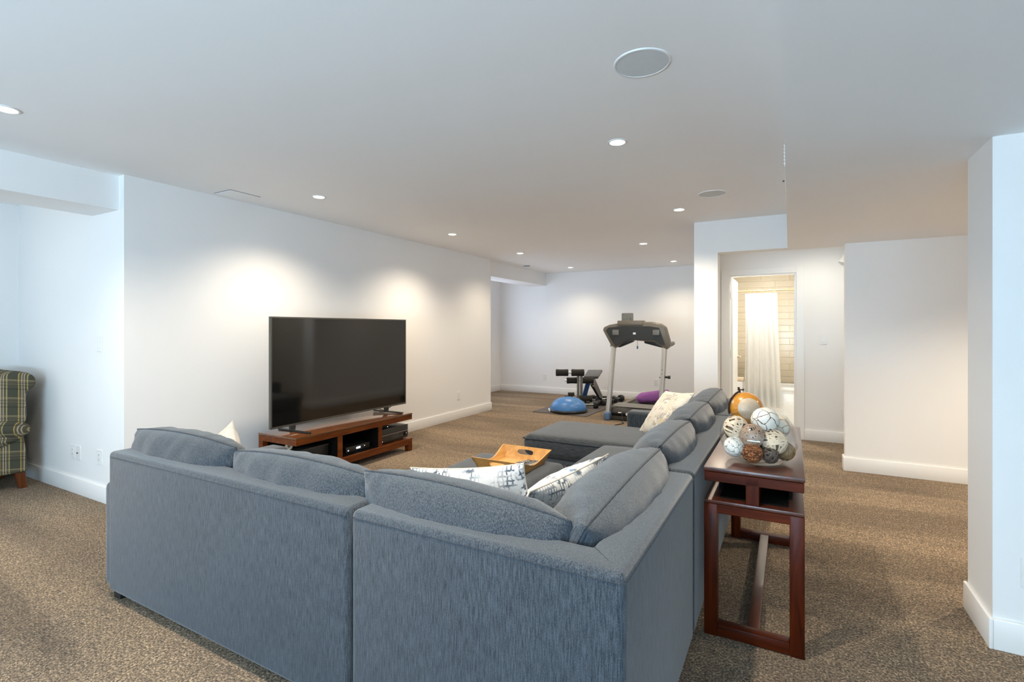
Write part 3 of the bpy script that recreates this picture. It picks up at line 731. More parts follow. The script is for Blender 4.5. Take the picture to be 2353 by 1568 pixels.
deco('weave', 'brown grass-wound ball at the lower right of the bowl', (-0.020, 2.590, 0.806), 0.040, M['rattan_brown'], 8, 26, 0.005, M['hollow'])
deco('solid', 'cream crackled ball behind the largest one on the right', (-0.052, 2.672, 0.898), 0.050, M['crackle2'], 9)
deco('weave', 'small dark ball at the far left of the bowl', (-0.236, 2.618, 0.862), 0.036, M['rattan_dark'], 10, 20, 0.005, M['hollow_dark'])
deco('solid', 'black ball half hidden in the middle of the bowl', (-0.135, 2.605, 0.835), 0.040, M['blackball'], 11)
deco('weave', 'second brown grass ball at the back of the bowl', (-0.150, 2.690, 0.850), 0.042, M['rattan_brown'], 12, 22, 0.005, M['hollow'])

# ------------------------------------------------------------------ television, stand and electronics
SX0, SX1, SY0, SY1 = -4.215, -3.70, 2.875, 4.39
t = thing('tv_stand', 'low cherry-stained media stand under the television', 'cabinet', ((SX0 + SX1) / 2, (SY0 + SY1) / 2, 0))
CH, CT = M['cherry'], M['cherry_top']
wpart('tabletop', rbox(SX0, SX1, SY0, SY1, 0.402, 0.420, 0.003, 2), CT, t)
bm = BM(); box(bm, SX1 - 0.03, SX1 - 0.002, SY0 + 0.002, SY1 - 0.002, 0.350, 0.401); box(bm, SX0 + 0.002, SX0 + 0.03, SY0 + 0.002, SY1 - 0.002, 0.350, 0.401); box(bm, SX0 + 0.03, SX1 - 0.03, SY0 + 0.002, SY0 + 0.03, 0.350, 0.401); box(bm, SX0 + 0.03, SX1 - 0.03, SY1 - 0.03, SY1 - 0.002, 0.350, 0.401); bevel(bm, 0.002, 1)
wpart('apron', bm, CH, t)
bm = BM(); box(bm, SX0, SX1, SY0, SY1, 0.118, 0.140); bevel(bm, 0.002, 1); wpart('shelf', bm, CH, t)
bm = BM(); box(bm, SX1 - 0.03, SX1 - 0.001, SY0 + 0.06, SY1 - 0.06, 0.072, 0.118); bevel(bm, 0.002, 1); wpart('shelf_rail', bm, CH, t)
bm = BM(); box(bm, SX0 + 0.001, SX0 + 0.03, SY0 + 0.06, SY1 - 0.06, 0.072, 0.118); bevel(bm, 0.002, 1); wpart('shelf_rail', bm, CH, t)
for x in (SX0, SX1 - 0.06):
    for y in (SY0, SY1 - 0.06): wpart('leg', rbox(x + 0.001, x + 0.059, y, y + 0.06, 0, 0.118, 0.003, 1), CH, t)
for y0, y1 in ((3.335, 3.392), (3.866, 3.922)): wpart('divider', rbox(SX0 + 0.02, SX1 - 0.004, y0, y1, 0.140, 0.352, 0.002, 1), CH, t)
wpart('back_board', bx(SX0 + 0.012, SX0 + 0.02, SY0 + 0.06, 3.90, 0.140, 0.352), M['shade_black'], t)
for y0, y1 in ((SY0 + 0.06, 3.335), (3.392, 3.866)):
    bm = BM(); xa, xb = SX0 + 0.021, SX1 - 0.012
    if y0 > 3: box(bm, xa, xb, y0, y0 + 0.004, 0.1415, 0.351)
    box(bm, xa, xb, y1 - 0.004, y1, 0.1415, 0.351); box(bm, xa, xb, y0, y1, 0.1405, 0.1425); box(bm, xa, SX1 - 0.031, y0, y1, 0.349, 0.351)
    wpart('shade_lining', bm, M['shade_black'], t)  # thin near-black panels painting the shade inside the compartments
wpart('rear_post', rbox(SX0 + 0.002, SX0 + 0.06, SY0 + 0.002, SY0 + 0.055, 0.140, 0.352, 0.002, 1), CH, t)

TX = -3.975; TY0, TY1, TZ0, TZ1 = 2.826, 4.594, 0.476, 1.468
t = thing('television', 'large flat black television standing on the low cherry stand', 'television', (TX, (TY0 + TY1) / 2, 0.42))
wpart('housing', rbox(TX - 0.055, TX - 0.005, TY0 + 0.03, TY1 - 0.03, TZ0 + 0.03, TZ1 - 0.03, 0.01, 2), M['black'], t)
bm = BM(); b = 0.013
for y0, y1, z0, z1 in ((TY0, TY1, TZ0, TZ0 + b + 0.004), (TY0, TY1, TZ1 - b, TZ1), (TY0, TY0 + b, TZ0 + b, TZ1 - b), (TY1 - b, TY1, TZ0 + b, TZ1 - b)): box(bm, TX - 0.022, TX + 0.006, y0, y1, z0, z1)
wpart('bezel', bm, M['tvframe'], t)
wpart('screen', bx(TX - 0.012, TX + 0.002, TY0 + b, TY1 - b, TZ0 + b, TZ1 - b), M['screen'], t)
for yy in (3.06, 4.285):
    bm = BM(); box(bm, TX - 0.20, TX + 0.225, yy - 0.016, yy + 0.016, 0.4215, 0.434); bevel(bm, 0.004, 2)
    f = wpart('stand_foot', bm, M['black'], t)
    bm = BM(); poly(bm, [(TX - 0.03, yy - 0.022, 0.434), (TX - 0.03, yy + 0.022, 0.434), (TX - 0.03, yy + 0.026, TZ0 + 0.004), (TX - 0.03, yy - 0.026, TZ0 + 0.004)], (0.03, 0, 0)); finish('stand_neck', bm, M['charcoal'], f, off=t.location)
bm = BM(); tube(bm, [(TX - 0.02, 4.41, TZ0 + 0.01), (TX - 0.05, 4.36, 0.45), (TX - 0.09, 4.345, 0.4255), (TX - 0.20, 4.37, 0.4255)], 0.004); wpart('cable', bm, M['black'], t)

def textmesh(body, size, mat, parent, loc, rot, ext=0.0006):
    c = bpy.data.curves.new('digits', 'FONT'); c.body = body; c.size = size; c.extrude = ext; c.align_x = 'CENTER'; c.align_y = 'CENTER'
    tmp = bpy.data.objects.new('digits', c); COL.objects.link(tmp)
    me = bpy.data.meshes.new_from_object(tmp.evaluated_get(bpy.context.evaluated_depsgraph_get()))
    bpy.data.objects.remove(tmp); bpy.data.curves.remove(c)
    me.materials.clear(); me.materials.append(mat)
    o = bpy.data.objects.new('digits', me); COL.objects.link(o); o.parent = parent; o.location = loc; o.rotation_euler = rot; return o
t = thing('cable_box', 'slim black set-top box with a glowing clock, on the middle shelf of the media stand', 'receiver', (-3.90, 3.66, 0.1427))
part('case', rbox(-0.13, 0.115, -0.155, 0.155, 0.006, 0.055, 0.004, 2), M['black'], t)
part('front_panel', rbox(0.113, 0.120, -0.158, 0.158, 0.004, 0.057, 0.003, 2), M['charcoal'], t)
for y in (-0.12, 0.12):
    for x in (-0.1, 0.09): part('foot', bx(x - 0.01, x + 0.01, y - 0.01, y + 0.01, 0, 0.007), M['black'], t)
textmesh('4008', 0.030, M['clock'], t, (0.1208, 0.0, 0.029), (PI / 2, 0, PI / 2))
bm = BM(); cyl(bm, (0.12, -0.13, 0.024), (0.122, -0.13, 0.024), 0.006, seg=12); part('power_button', bm, M['led'], t)
bm = BM(); cyl(bm, (0.12, 0.085, 0.034), (0.1212, 0.085, 0.034), 0.004, seg=12); part('indicator', bm, M['led'], t)

t = thing('av_receiver', 'tall black stereo receiver with dial, at the right end of the media stand', 'receiver', (-3.93, 4.155, 0.1405))
part('case', rbox(-0.18, 0.170, -0.215, 0.215, 0.014, 0.152, 0.005, 2), M['black'], t)
part('front_panel', rbox(0.168, 0.180, -0.218, 0.218, 0.012, 0.154, 0.003, 2), M['charcoal'], t)
part('trim_strip', bx(0.1795, 0.182, -0.217, 0.217, 0.086, 0.090), M['steel'], t)
bm = BM(); cyl(bm, (0.18, 0.175, 0.055), (0.197, 0.175, 0.055), 0.024, 0.022, 24); kn = part('volume_knob', bm, M['black'], t)
bm = BM(); cyl(bm, (0.197, 0.172, 0.062), (0.1978, 0.172, 0.062), 0.003, seg=8); part('indicator', bm, M['led'], kn)
for i in range(5):
    for j in range(3): part('button', bx(0.18, 0.183, -0.03 + i * 0.022, -0.022 + i * 0.022, 0.034 + j * 0.016, 0.041 + j * 0.016), M['grey'], t)
bm = BM(); cyl(bm, (0.18, -0.19, 0.03), (0.183, -0.19, 0.03), 0.005, seg=10); part('power_button', bm, M['led'], t)
part('front_lettering', bx(0.18, 0.1805, 0.085, 0.135, 0.042, 0.050), M['grey'], t)
for x in (-0.14, 0.13):
    for y in (-0.17, 0.17):
        bm = BM(); cyl(bm, (x, y, 0), (x, y, 0.016), 0.016, seg=14); part('foot', bm, M['charcoal'], t)
t = thing('media_streamer', 'small black box resting on top of the tall receiver', 'player', (-3.86, 4.03, 0.293))
part('case', rbox(-0.07, 0.07, -0.08, 0.085, 0, 0.03, 0.012, 3), M['black'], t)
bm = BM(); cyl(bm, (0.07, 0.06, 0.014), (0.0712, 0.06, 0.014), 0.004, seg=10); part('indicator', bm, M['led'], t)
t = thing('storage_box', 'dark box on the left shelf of the media stand', 'box', (-3.90, 2.99, 0.1427))
part('body', rbox(-0.12, 0.12, -0.075, 0.30, 0, 0.13, 0.004, 2), M['black'], t); part('lid', rbox(-0.123, 0.123, -0.078, 0.303, 0.13, 0.145, 0.004, 2), M['charcoal'], t)
t = thing('paper_roll', 'cream roll with rounded end under the left end of the media stand top', 'roll', (-3.90, 2.96, 0.288))
bm = BM(); cyl(bm, (0.02, -0.02, 0.031), (-0.12, 0.10, 0.031), 0.031, seg=24); bevel(bm, 0.005, 2); part('roll', bm, M['rattan'], t)
bm = BM(); cyl(bm, (0.0205, -0.0204, 0.031), (0.019, -0.019, 0.031), 0.012, seg=14); part('core', bm, M['hollow'], t)

# ------------------------------------------------------------------ plaid armchair in the alcove
t = thing('armchair', 'green and gold plaid armchair with rolled back, in the alcove at the left edge', 'armchair', (-5.70, 1.42, 0), (0, 0, 0))
PL = M['plaid']
# local frame: chair faces -Y, near side is +X (x = 0.03), back at +Y
wpart_ = lambda n, bm, m=PL, a=0.9: part(n, bm, m, t, a)
bm = BM(); poly(bm, [(0.0, -0.55, 0.14), (0.0, 0.34, 0.14), (0.0, 0.335, 0.30), (0.0, 0.315, 0.52), (0.0, -0.55, 0.52)], (-0.10, 0, 0)); bevel(bm, 0.02, 3); wpart_('side_panel', bm)
bm = BM(); poly(bm, [(-0.52, -0.55, 0.14), (-0.52, 0.34, 0.14), (-0.52, 0.335, 0.30), (-0.52, 0.315, 0.52), (-0.52, -0.55, 0.52)], (-0.10, 0, 0)); bevel(bm, 0.02, 3); wpart_('side_panel', bm)
wpart_('seat_base', rbox(-0.52, -0.10, -0.52, 0.30, 0.14, 0.34, 0.02, 2))
bm = BM(); box(bm, -0.515, -0.105, -0.58, 0.16, 0.34, 0.48); bevel(bm, 0.045, 4); wpart_('seat_cushion', bm)
for sx, off in ((1, -0.045), (-1, -0.575)):     # rolled arms, sloping up toward the front
    bm = BM(); n = 18; L = []
    ys = [0.355 - 0.93 * i / n for i in range(n + 1)]
    for i, y in enumerate(ys):
        f = i / n; zc = 0.50 + 0.07 * min(1, f * 2.2); r = 0.088 * min(1, 0.45 + 6 * f) * (1 if i < n else 0.8)
        L.append([bm.verts.new((off + 0.115 * (r / 0.088) * math.cos(a) * 0.95, y, zc + r * math.sin(a))) for a in [2 * PI * k / 18 for k in range(18)]])
    for i in range(n):
        for k in range(18): bm.faces.new((L[i][k], L[i][(k + 1) % 18], L[i + 1][(k + 1) % 18], L[i + 1][k]))
    bm.faces.new(L[0][::-1]); bm.faces.new(L[-1]); bmesh.ops.recalc_face_normals(bm, faces=bm.faces[:]); wpart_('arm', bm, PL, 1.2)
# back with a scrolled top: side profile swept across the width with rounded ends
prof = [(0.06, 0.42), (0.05, 0.58), (0.055, 0.75), (0.085, 0.88), (0.14, 0.965), (0.22, 1.0), (0.31, 0.995), (0.375, 0.965), (0.398, 0.915), (0.385, 0.865), (0.345, 0.835), (0.332, 0.79), (0.335, 0.70), (0.335, 0.60), (0.315, 0.52), (0.29, 0.42)]
bm = BM(); xs = [0.02, 0.012, -0.01, -0.05, -0.18, -0.31, -0.44, -0.57, -0.61, -0.632, -0.64]; sh = [0.80, 0.92, 0.98, 1, 1, 1, 1, 1, 0.98, 0.92, 0.80]
L = []; cy, cz = 0.21, 0.72
for x, s in zip(xs, sh): L.append([bm.verts.new((x, cy + (p - cy) * s, cz + (q - cz) * (0.5 + 0.5 * s))) for p, q in prof])
for i in range(len(L) - 1):
    for k in range(len(prof)): k2 = (k + 1) % len(prof); bm.faces.new((L[i][k], L[i][k2], L[i + 1][k2], L[i + 1][k]))
bm.faces.new(L[0][::-1]); bm.faces.new(L[-1]); bmesh.ops.recalc_face_normals(bm, faces=bm.faces[:])
bmesh.ops.subdivide_edges(bm, edges=bm.edges[:], cuts=1, smooth=0.6, use_grid_fill=True)
bkp = wpart_('backrest', bm, PL, 1.4)
bm = BM()
for zz, y0, y1 in ((0.905, 0.16, 0.385), (0.855, 0.13, 0.345)):
    tube(bm, [(0.0135, y0 + 0.03 + (y1 - y0 - 0.06) * i / 8, zz + 0.03 * math.cos(i / 8 * PI)) for i in range(9)], 0.0022, 6)
part('pleat', bm, M['shade_black'], bkp)
for lx, ly, sy in ((-0.05, 0.295, 1), (-0.57, 0.295, 1), (-0.05, -0.50, -1), (-0.57, -0.50, -1)):
    bm = BM(); A = [(lx - 0.03, ly - 0.035, 0.16), (lx + 0.03, ly - 0.035, 0.16), (lx + 0.03, ly + 0.035, 0.16), (lx - 0.03, ly + 0.035, 0.16)]
    o2 = 0.028 * sy
    va = [bm.verts.new(p) for p in A]; vb = [bm.verts.new((lx + sx * 0.022, ly + sy2 * 0.026 + o2, 0.0)) for sx, sy2 in ((-1, -1), (1, -1), (1, 1), (-1, 1))]
    bm.faces.new(va); bm.faces.new(vb[::-1])
    for k in range(4): bm.faces.new((va[k], va[(k + 1) % 4], vb[(k + 1) % 4], vb[k]))
    bmesh.ops.recalc_face_normals(bm, faces=bm.faces[:]); bevel(bm, 0.004, 1); wpart_('leg', bm, M['legwood'], 0.5)

# ------------------------------------------------------------------ gym corner: mats, treadmill, bench, dome, dumbbells
o = finish('exercise_mat', rbox(-0.47, 0.47, -1.0, 1.0, 0, 0.010, 0.003, 1), M['mat']); o.location = (-3.19, 8.36, 0.0005); o.rotation_euler = (0, 0, -0.03)
o['label'] = 'grey exercise mat under the blue half ball and the bench'; o['category'] = 'mat'; o['group'] = 'exercise mats'
o = finish('exercise_mat', rbox(-0.62, 0.62, -0.72, 0.72, 0, 0.010, 0.003, 1), M['mat']); o.location = (-2.06, 8.80, 0.0005)
o['label'] = 'grey exercise mat under the far end of the treadmill'; o['category'] = 'mat'; o['group'] = 'exercise mats'

t = thing('balance_dome', 'blue half-ball balance trainer with ridges, on the grey mat', 'balance trainer', (-3.165, 7.635, 0.0105))
bm = BM(); lathe(bm, [(0, 0), (0.285, 0), (0.305, 0.008), (0.31, 0.03), (0.30, 0.045), (0.28, 0.05)], (0, 0, 0), 48); part('base', bm, M['black'], t)
bm = BM(); pr = [(0.295 * math.cos(a) ** 0.9, 0.047 + 0.19 * math.sin(a)) for a in [PI / 2 * i / 14 for i in range(14)]] + [(0, 0.237)]
lathe(bm, pr, (0, 0, 0), 48); part('dome', bm, M['dome'], t, 1.2)
bm = BM()
for a0 in (-2.2, -0.75):
    for i in range(7):
        e = 0.28 + i * 0.13
        p = [Vector((0.297 * math.cos(e) * math.cos(a0 + k * 0.05 / math.cos(e)), 0.297 * math.cos(e) * math.sin(a0 + k * 0.05 / math.cos(e)), 0.047 + 0.192 * math.sin(e))) for k in (-1.6, -0.8, 0, 0.8, 1.6)]
        tube(bm, p, 0.006, 5)
part('ridges', bm, M['dome_ridge'], t)
bm = BM(); cyl(bm, (-0.318, -0.06, 0.025), (-0.24, -0.21, 0.025), 0.016, seg=10); part('carry_handle', bm, M['white_ring'], t)

# treadmill: faces away from the camera, runs along +Y
tx0, tx1, ty = -2.385, -1.615, 7.285
t = thing('treadmill', 'grey treadmill with arched black console, facing away in the gym corner', 'treadmill', ((tx0 + tx1) / 2, 7.9, 0))
SV = M['silver']
def P(x, y, z): return (x, y, z)
for x in (tx0, tx1):
    bm = BM(); bar(bm, (x, ty, 0.05), (x, ty + 0.30, 1.12), 0.062, 0.085, (0, 1, 0)); bevel(bm, 0.014, 3); wpart('upright', bm, SV, t)
    bm = BM(); box(bm, x - 0.045, x + 0.045, ty - 0.075, ty + 0.10, 0, 0.12); bevel(bm, 0.02, 3); wpart('foot_cap', bm, M['rubber_blue'] if x == tx0 else M['charcoal'], t)
bm = BM(); bar(bm, (tx0, ty + 0.03, 0.04), (tx1, ty + 0.03, 0.04), 0.06, 0.05); wpart('front_crossbar', bm, M['charcoal'], t)
# arched console: outer shell (taupe top), dark underside panel, tablet holder
yc = ty + 0.30
arch = [(tx0 + 0.04, 1.06), (tx0 - 0.03, 1.10), (tx0 - 0.155, 1.34), (tx0 - 0.135, 1.385), (tx0 - 0.05, 1.42), (tx0 + 0.18, 1.455), (tx1 - 0.20, 1.455), (tx1 - 0.06, 1.43), (tx1 + 0.02, 1.375), (tx1 + 0.085, 1.12), (tx1 + 0.04, 1.05), (tx1 - 0.05, 1.10), (tx1 - 0.13, 1.16), (tx1 - 0.24, 1.17), (tx0 + 0.26, 1.19), (tx0 + 0.14, 1.13)]
bm = BM(); poly(bm, [(x, yc - 0.06 - 0.10 * (zq - 1.06), zq) for x, zq in arch], (0, 0.17, 0.012)); bevel(bm, 0.018, 2, 0.35); wpart('console_shell', bm, M['charcoal_top'], t)
inn = [(tx0 + 0.045, 1.095), (tx0 - 0.10, 1.33), (tx0 - 0.06, 1.38), (tx0 + 0.18, 1.40), (tx1 - 0.20, 1.40), (tx1 - 0.06, 1.375), (tx1 + 0.02, 1.12), (tx1 - 0.05, 1.13), (tx1 - 0.13, 1.19), (tx0 + 0.26, 1.20)]
bm = BM(); poly(bm, [(x, yc - 0.072 - 0.10 * (zq - 1.06), zq) for x, zq in inn], (0, 0.03, 0)); bevel(bm, 0.006, 1, 0.35); pn = wpart('rear_panel', bm, M['charcoal'], t)
for x in (tx0 + 0.06, tx1 - 0.10):
    finish('bracket', rbox(x - 0.05, x + 0.05, yc - 0.125, yc - 0.09, 1.265, 1.345, 0.008, 2), M['grey'], pn, off=t.location)
finish('sticker', bx((tx0 + tx1) / 2 - 0.06, (tx0 + tx1) / 2 - 0.02, yc - 0.1025, yc - 0.098, 1.275, 1.305), M['plate'], pn, off=t.location)
bm = BM(); box(bm, (tx0 + tx1) / 2 - 0.30, (tx0 + tx1) / 2 + 0.09, yc - 0.115, yc + 0.05, 1.415, 1.485); bevel(bm, 0.012, 2); wpart('console_hood', bm, M['charcoal_top'], t)
th_ = thing  # (tablet holder is part of the treadmill)
xx = (tx0 + tx1) / 2 - 0.165
bm = BM(); box(bm, xx - 0.085, xx + 0.095, yc - 0.06, yc - 0.035, 1.45, 1.60); bevel(bm, 0.012, 2); box(bm, xx - 0.07, xx + 0.06, yc - 0.10, yc - 0.05, 1.46, 1.54); bevel(bm, 0.008, 1); wpart('tablet_holder', bm, M['grey'], t)
for x, s in ((tx0, -1), (tx1, 1)):
    bm = BM(); tube(bm, [(x + 0.02 * s, yc - 0.02, 1.10), (x + 0.03 * s, yc + 0.15, 1.115), (x + 0.03 * s, yc + 0.42, 1.135)], 0.034, 12); wpart('handrail', bm, M['grey'], t)
bm = BM(); poly(bm, [(tx0 + 0.07, yc + 0.0, 1.07), (tx0 + 0.28, yc + 0.02, 1.16), (tx0 + 0.30, yc + 0.02, 1.205), (tx0 + 0.05, yc, 1.16)], (0, 0.12, 0)); bevel(bm, 0.01, 2); wpart('cup_tray', bm, M['black'], t)
bm = BM(); poly(bm, [(tx1 - 0.02, yc - 0.03, 1.075), (tx1 - 0.30, yc - 0.02, 1.145), (tx1 - 0.30, yc - 0.02, 1.20), (tx1 - 0.02, yc - 0.03, 1.15)], (0, 0.12, 0)); bevel(bm, 0.01, 2); wpart('cup_tray', bm, M['black'], t)
bm = BM(); cx_ = (tx0 + tx1) / 2 - 0.02; cyl(bm, (cx_, yc, 1.19), (cx_, yc, 1.10), 0.0025, seg=6); sk = wpart('safety_cord', bm, M['charcoal'], t)
bm = BM(); box(bm, cx_ - 0.012, cx_ + 0.012, yc - 0.006, yc + 0.006, 1.055, 1.10); bevel(bm, 0.004, 1); finish('clip', bm, M['rubber_blue'], sk, off=t.location)
# adjust knob on the right upright
bm = BM(); kz = 0.66; ky = ty + 0.30 * (kz - .05) / 1.07; cyl(bm, (tx1 + 0.03, ky, kz), (tx1 + 0.075, ky, kz), 0.016); cyl(bm, (tx1 + 0.075, ky, kz), (tx1 + 0.105, ky, kz), 0.024); cyl(bm, (tx1 - 0.05, ky, kz - 0.01), (tx1 - 0.03, ky, kz - 0.01), 0.008); wpart('lock_knob', bm, M['black'], t)
bm = BM()
for zz in (0.76, 0.70): yk = ty + 0.30 * (zz - .05) / 1.07 - 0.044; cyl(bm, (tx1 - 0.005, yk, zz), (tx1 - 0.005, yk + 0.01, zz), 0.009, seg=10)
wpart('bolt', bm, M['black'], t)
# deck
dx0, dx1 = tx0 + 0.035, tx1 - 0.035
bm = BM(); poly(bm, [(dx0, ty + 0.06, 0.045), (dx0, ty + 0.02, 0.10), (dx0, ty + 0.06, 0.185), (dx0, ty + 0.17, 0.215), (dx0, ty + 0.40, 0.205), (dx0, ty + 0.42, 0.045)], (dx1 - dx0, 0, 0)); bevel(bm, 0.02, 3, 0.4); mh = wpart('motor_hood', bm, M['black'], t)
bm = BM(); poly(bm, [(dx0 + 0.02, ty + 0.075, 0.196), (dx0 + 0.02, ty + 0.17, 0.222), (dx0 + 0.02, ty + 0.39, 0.212), (dx0 + 0.02, ty + 0.39, 0.20)], (dx1 - dx0 - 0.04, 0, 0)); wpart('hood_lid', bm, M['grey'], t)
bm = BM(); cyl(bm, ((dx0 + dx1) / 2 - 0.10, ty + 0.032, 0.10), ((dx0 + dx1) / 2 - 0.10, ty + 0.012, 0.10), 0.020, seg=18); finish('badge', bm, M['plate'], mh, off=t.location)
finish('badge', rbox(dx0 + 0.115, dx0 + 0.165, ty + 0.01, ty + 0.03, 0.108, 0.122, 0.003, 1), M['plate'], mh, off=t.location)
finish('badge', rbox(dx0 + 0.10, dx0 + 0.18, ty + 0.032, ty + 0.05, 0.055, 0.063, 0.003, 1), M['plate'], mh, off=t.location)
for x in (dx0, dx1 - 0.075):
    wpart('side_rail', rbox(x, x + 0.075, ty + 0.36, 9.10, 0.11, 0.185, 0.012, 2), M['charcoal_top'], t)
wpart('running_belt', rbox(dx0 + 0.08, dx1 - 0.08, ty + 0.40, 9.08, 0.10, 0.165, 0.02, 3), M['belt'], t)
bm = BM()
for x in (dx0 + 0.05, dx1 - 0.05): cyl(bm, (x - 0.03, 9.0, 0.0615), (x + 0.03, 9.0, 0.0615), 0.05, seg=18)
wpart('rear_wheel', bm, M['black'], t)
bm = BM(); tube(bm, [(dx0 + 0.17, ty + 0.03, 0.10), (dx0 + 0.20, ty - 0.05, 0.07), (dx0 + 0.23, ty - 0.14, 0.02), (dx0 + 0.27, ty - 0.22, 0.006), (dx0 + 0.2, ty - 0.4, 0.006)], 0.006, 6); wpart('power_cord', bm, M['black'], t)

t = thing('purple_bolster', 'purple rolled blanket lying on the treadmill belt', 'bolster', (-1.93, 8.05, 0.167))
bm = BM(); L = []; n = 22
for i in range(n + 1):
    f = i / n; s = math.sin(PI * min(1, max(0, f * 3))) if f < 1 / 6 else (math.sin(PI * min(1, (1 - f) * 3)) if f > 5 / 6 else 1); s = max(0.12, s) ** 0.6
    L.append([bm.verts.new((-0.26 + 0.52 * f, 0.13 * s * math.cos(a) * (1 + 0.06 * math.sin(3 * a + 4 * f)) + 0.10 * f, 0.068 + 0.05 * f + 0.068 * s * (1 + 0.4 * f) * math.sin(a) * (1 if math.sin(a) > 0 else (1 if f < .3 else 0.9)))) for a in [2 * PI * k / 20 for k in range(20)]])
for i in range(n):
    for k in range(20): bm.faces.new((L[i][k], L[i][(k + 1) % 20], L[i + 1][(k + 1) % 20], L[i + 1][k]))
bm.faces.new(L[0][::-1]); bm.faces.new(L[-1]); bmesh.ops.recalc_face_normals(bm, faces=bm.faces[:])
for v in bm.verts: v.co.y *= 1.15; v.co.z *= 1.18; v.co.x += 0.03
zm = min(v.co.z for v in bm.verts)
for v in bm.verts: v.co.z -= zm
part('roll', bm, M['purple'], t, 1.2)
bm = BM(); tube(bm, [(0.02 + 0.01 * math.sin(i), 0.05 * math.cos(i / 8 * PI) * 1.6 + 0.05, 0.183 - 0.12 * (i / 8 - 0.45) ** 2) for i in range(9)], 0.004, 6); part('fold', bm, M['purple'], t)

# weight bench
BR = math.radians(28.9)
t = thing('weight_bench', 'black weight bench with foam rollers and a blue strut, behind the blue half ball', 'bench', (-3.275, 8.36, 0.0105), (0, 0, BR))
FO, IR = M['foam'], M['iron']
def roller(x0, x1, y, z, r=0.055):
    bm = BM(); L = []
    prof = [(0, 0.93), (0.08, 1.0), (0.3, 0.95), (0.7, 0.95), (0.92, 1.0), (1, 0.93)]
    for f, s in prof: L.append([bm.verts.new((x0 + (x1 - x0) * f, y + r * s * math.cos(a), z + r * s * math.sin(a))) for a in [2 * PI * k / 18 for k in range(18)]])
    for i in range(5):
        for k in range(18): bm.faces.new((L[i][k], L[i][(k + 1) % 18], L[i + 1][(k + 1) % 18], L[i + 1][k]))
    bm.faces.new(L[0][::-1]); bm.faces.new(L[-1]); bmesh.ops.recalc_face_normals(bm, faces=bm.faces[:]); part('foam_roller', bm, FO, t, 0.8)
# posts: two thin uprights at x 0 and 0.05
for x in (-0.005, 0.052):
    bm = BM(); bar(bm, (x, 0, 0.04), (x, 0, 0.53), 0.042, 0.05, (0, 1, 0)); bevel(bm, 0.005, 1); part('post', bm, M['grey'], t)
bm = BM(); bar(bm, (-0.20, 0.0, 0.03), (0.26, 0.0, 0.03), 0.06, 0.05); part('base_bar', bm, IR, t)
bm = BM(); bar(bm, (0.02, 0.0, 0.03), (0.42, 0.95, 0.03), 0.06, 0.05); part('base_bar', bm, IR, t)
bm = BM(); bar(bm, (0.15, 0.90, 0.03), (0.70, 0.72, 0.03), 0.05, 0.05); part('base_bar', bm, IR, t)
for zz, yy in ((0.575, -0.02), (0.43, 0.05), (0.12, -0.05)):
    bm = BM(); cyl(bm, (-0.38 if zz > .5 else -0.24, yy, zz), (0.24 if zz < .5 else 0.1, yy, zz), 0.013, seg=10); part('roller_axle', bm, M['steel'], t)
roller(-0.40, -0.185, -0.02, 0.575, 0.062); roller(-0.125, 0.095, -0.02, 0.575, 0.062)
roller(-0.20, -0.02, 0.05, 0.43, 0.056); roller(0.075, 0.27, 0.05, 0.43, 0.056)
roller(-0.25, -0.10, -0.05, 0.115, 0.056); roller(0.01, 0.23, -0.05, 0.115, 0.058)
roller(-0.17, -0.06, 0.12, 0.17, 0.04)
bm = BM(); poly(bm, [(-0.02, -0.03, 0.53), (0.06, -0.03, 0.53), (0.02, -0.03, 0.60), (-0.06, -0.03, 0.60)], (0, 0.05, 0)); part('top_bracket', bm, M['grey'], t)
bm = BM(); poly(bm, [(0.10, 0.06, 0.455), (0.36, 0.06, 0.455), (0.56, 0.75, 0.515), (0.28, 0.75, 0.515)], (0, 0, 0.05)); bevel(bm, 0.018, 3, 0.4); part('seat_pad', bm, M['vinyl'], t)
bm = BM(); bar(bm, (0.205, 0.16, 0.42), (0.10, 0.20, 0.02), 0.075, 0.06, (0, 1, 0)); part('incline_leg', bm, M['blue_paint'], t)
bm = BM(); bar(bm, (0.25, 0.12, 0.36), (0.44, 0.20, 0.05), 0.055, 0.05, (0, 1, 0)); part('strut', bm, M['black'], t)
bm = BM(); poly(bm, [(0.25, 0.10, 0.47), (0.31, 0.10, 0.46), (0.46, 0.14, 0.12), (0.41, 0.14, 0.10), (0.30, 0.10, 0.30), (0.23, 0.10, 0.34)], (0, 0.02, 0)); part('adjuster_plate', bm, M['steel'], t)
bm = BM(); bar(bm, (0.30, 0.14, 0.45), (0.36, 0.16, 0.30), 0.03, 0.03, (0, 1, 0)); part('hinge_block', bm, IR, t)
bm = BM(); tube(bm, [(-0.10, -0.10, 0.17), (-0.08, -0.11, 0.10), (-0.04, -0.12, 0.06), (0.0, -0.12, 0.05), (0.02, -0.12, 0.10), (0.03, -0.11, 0.08)], 0.006, 6); part('hook_wire', bm, M['plate'], t)

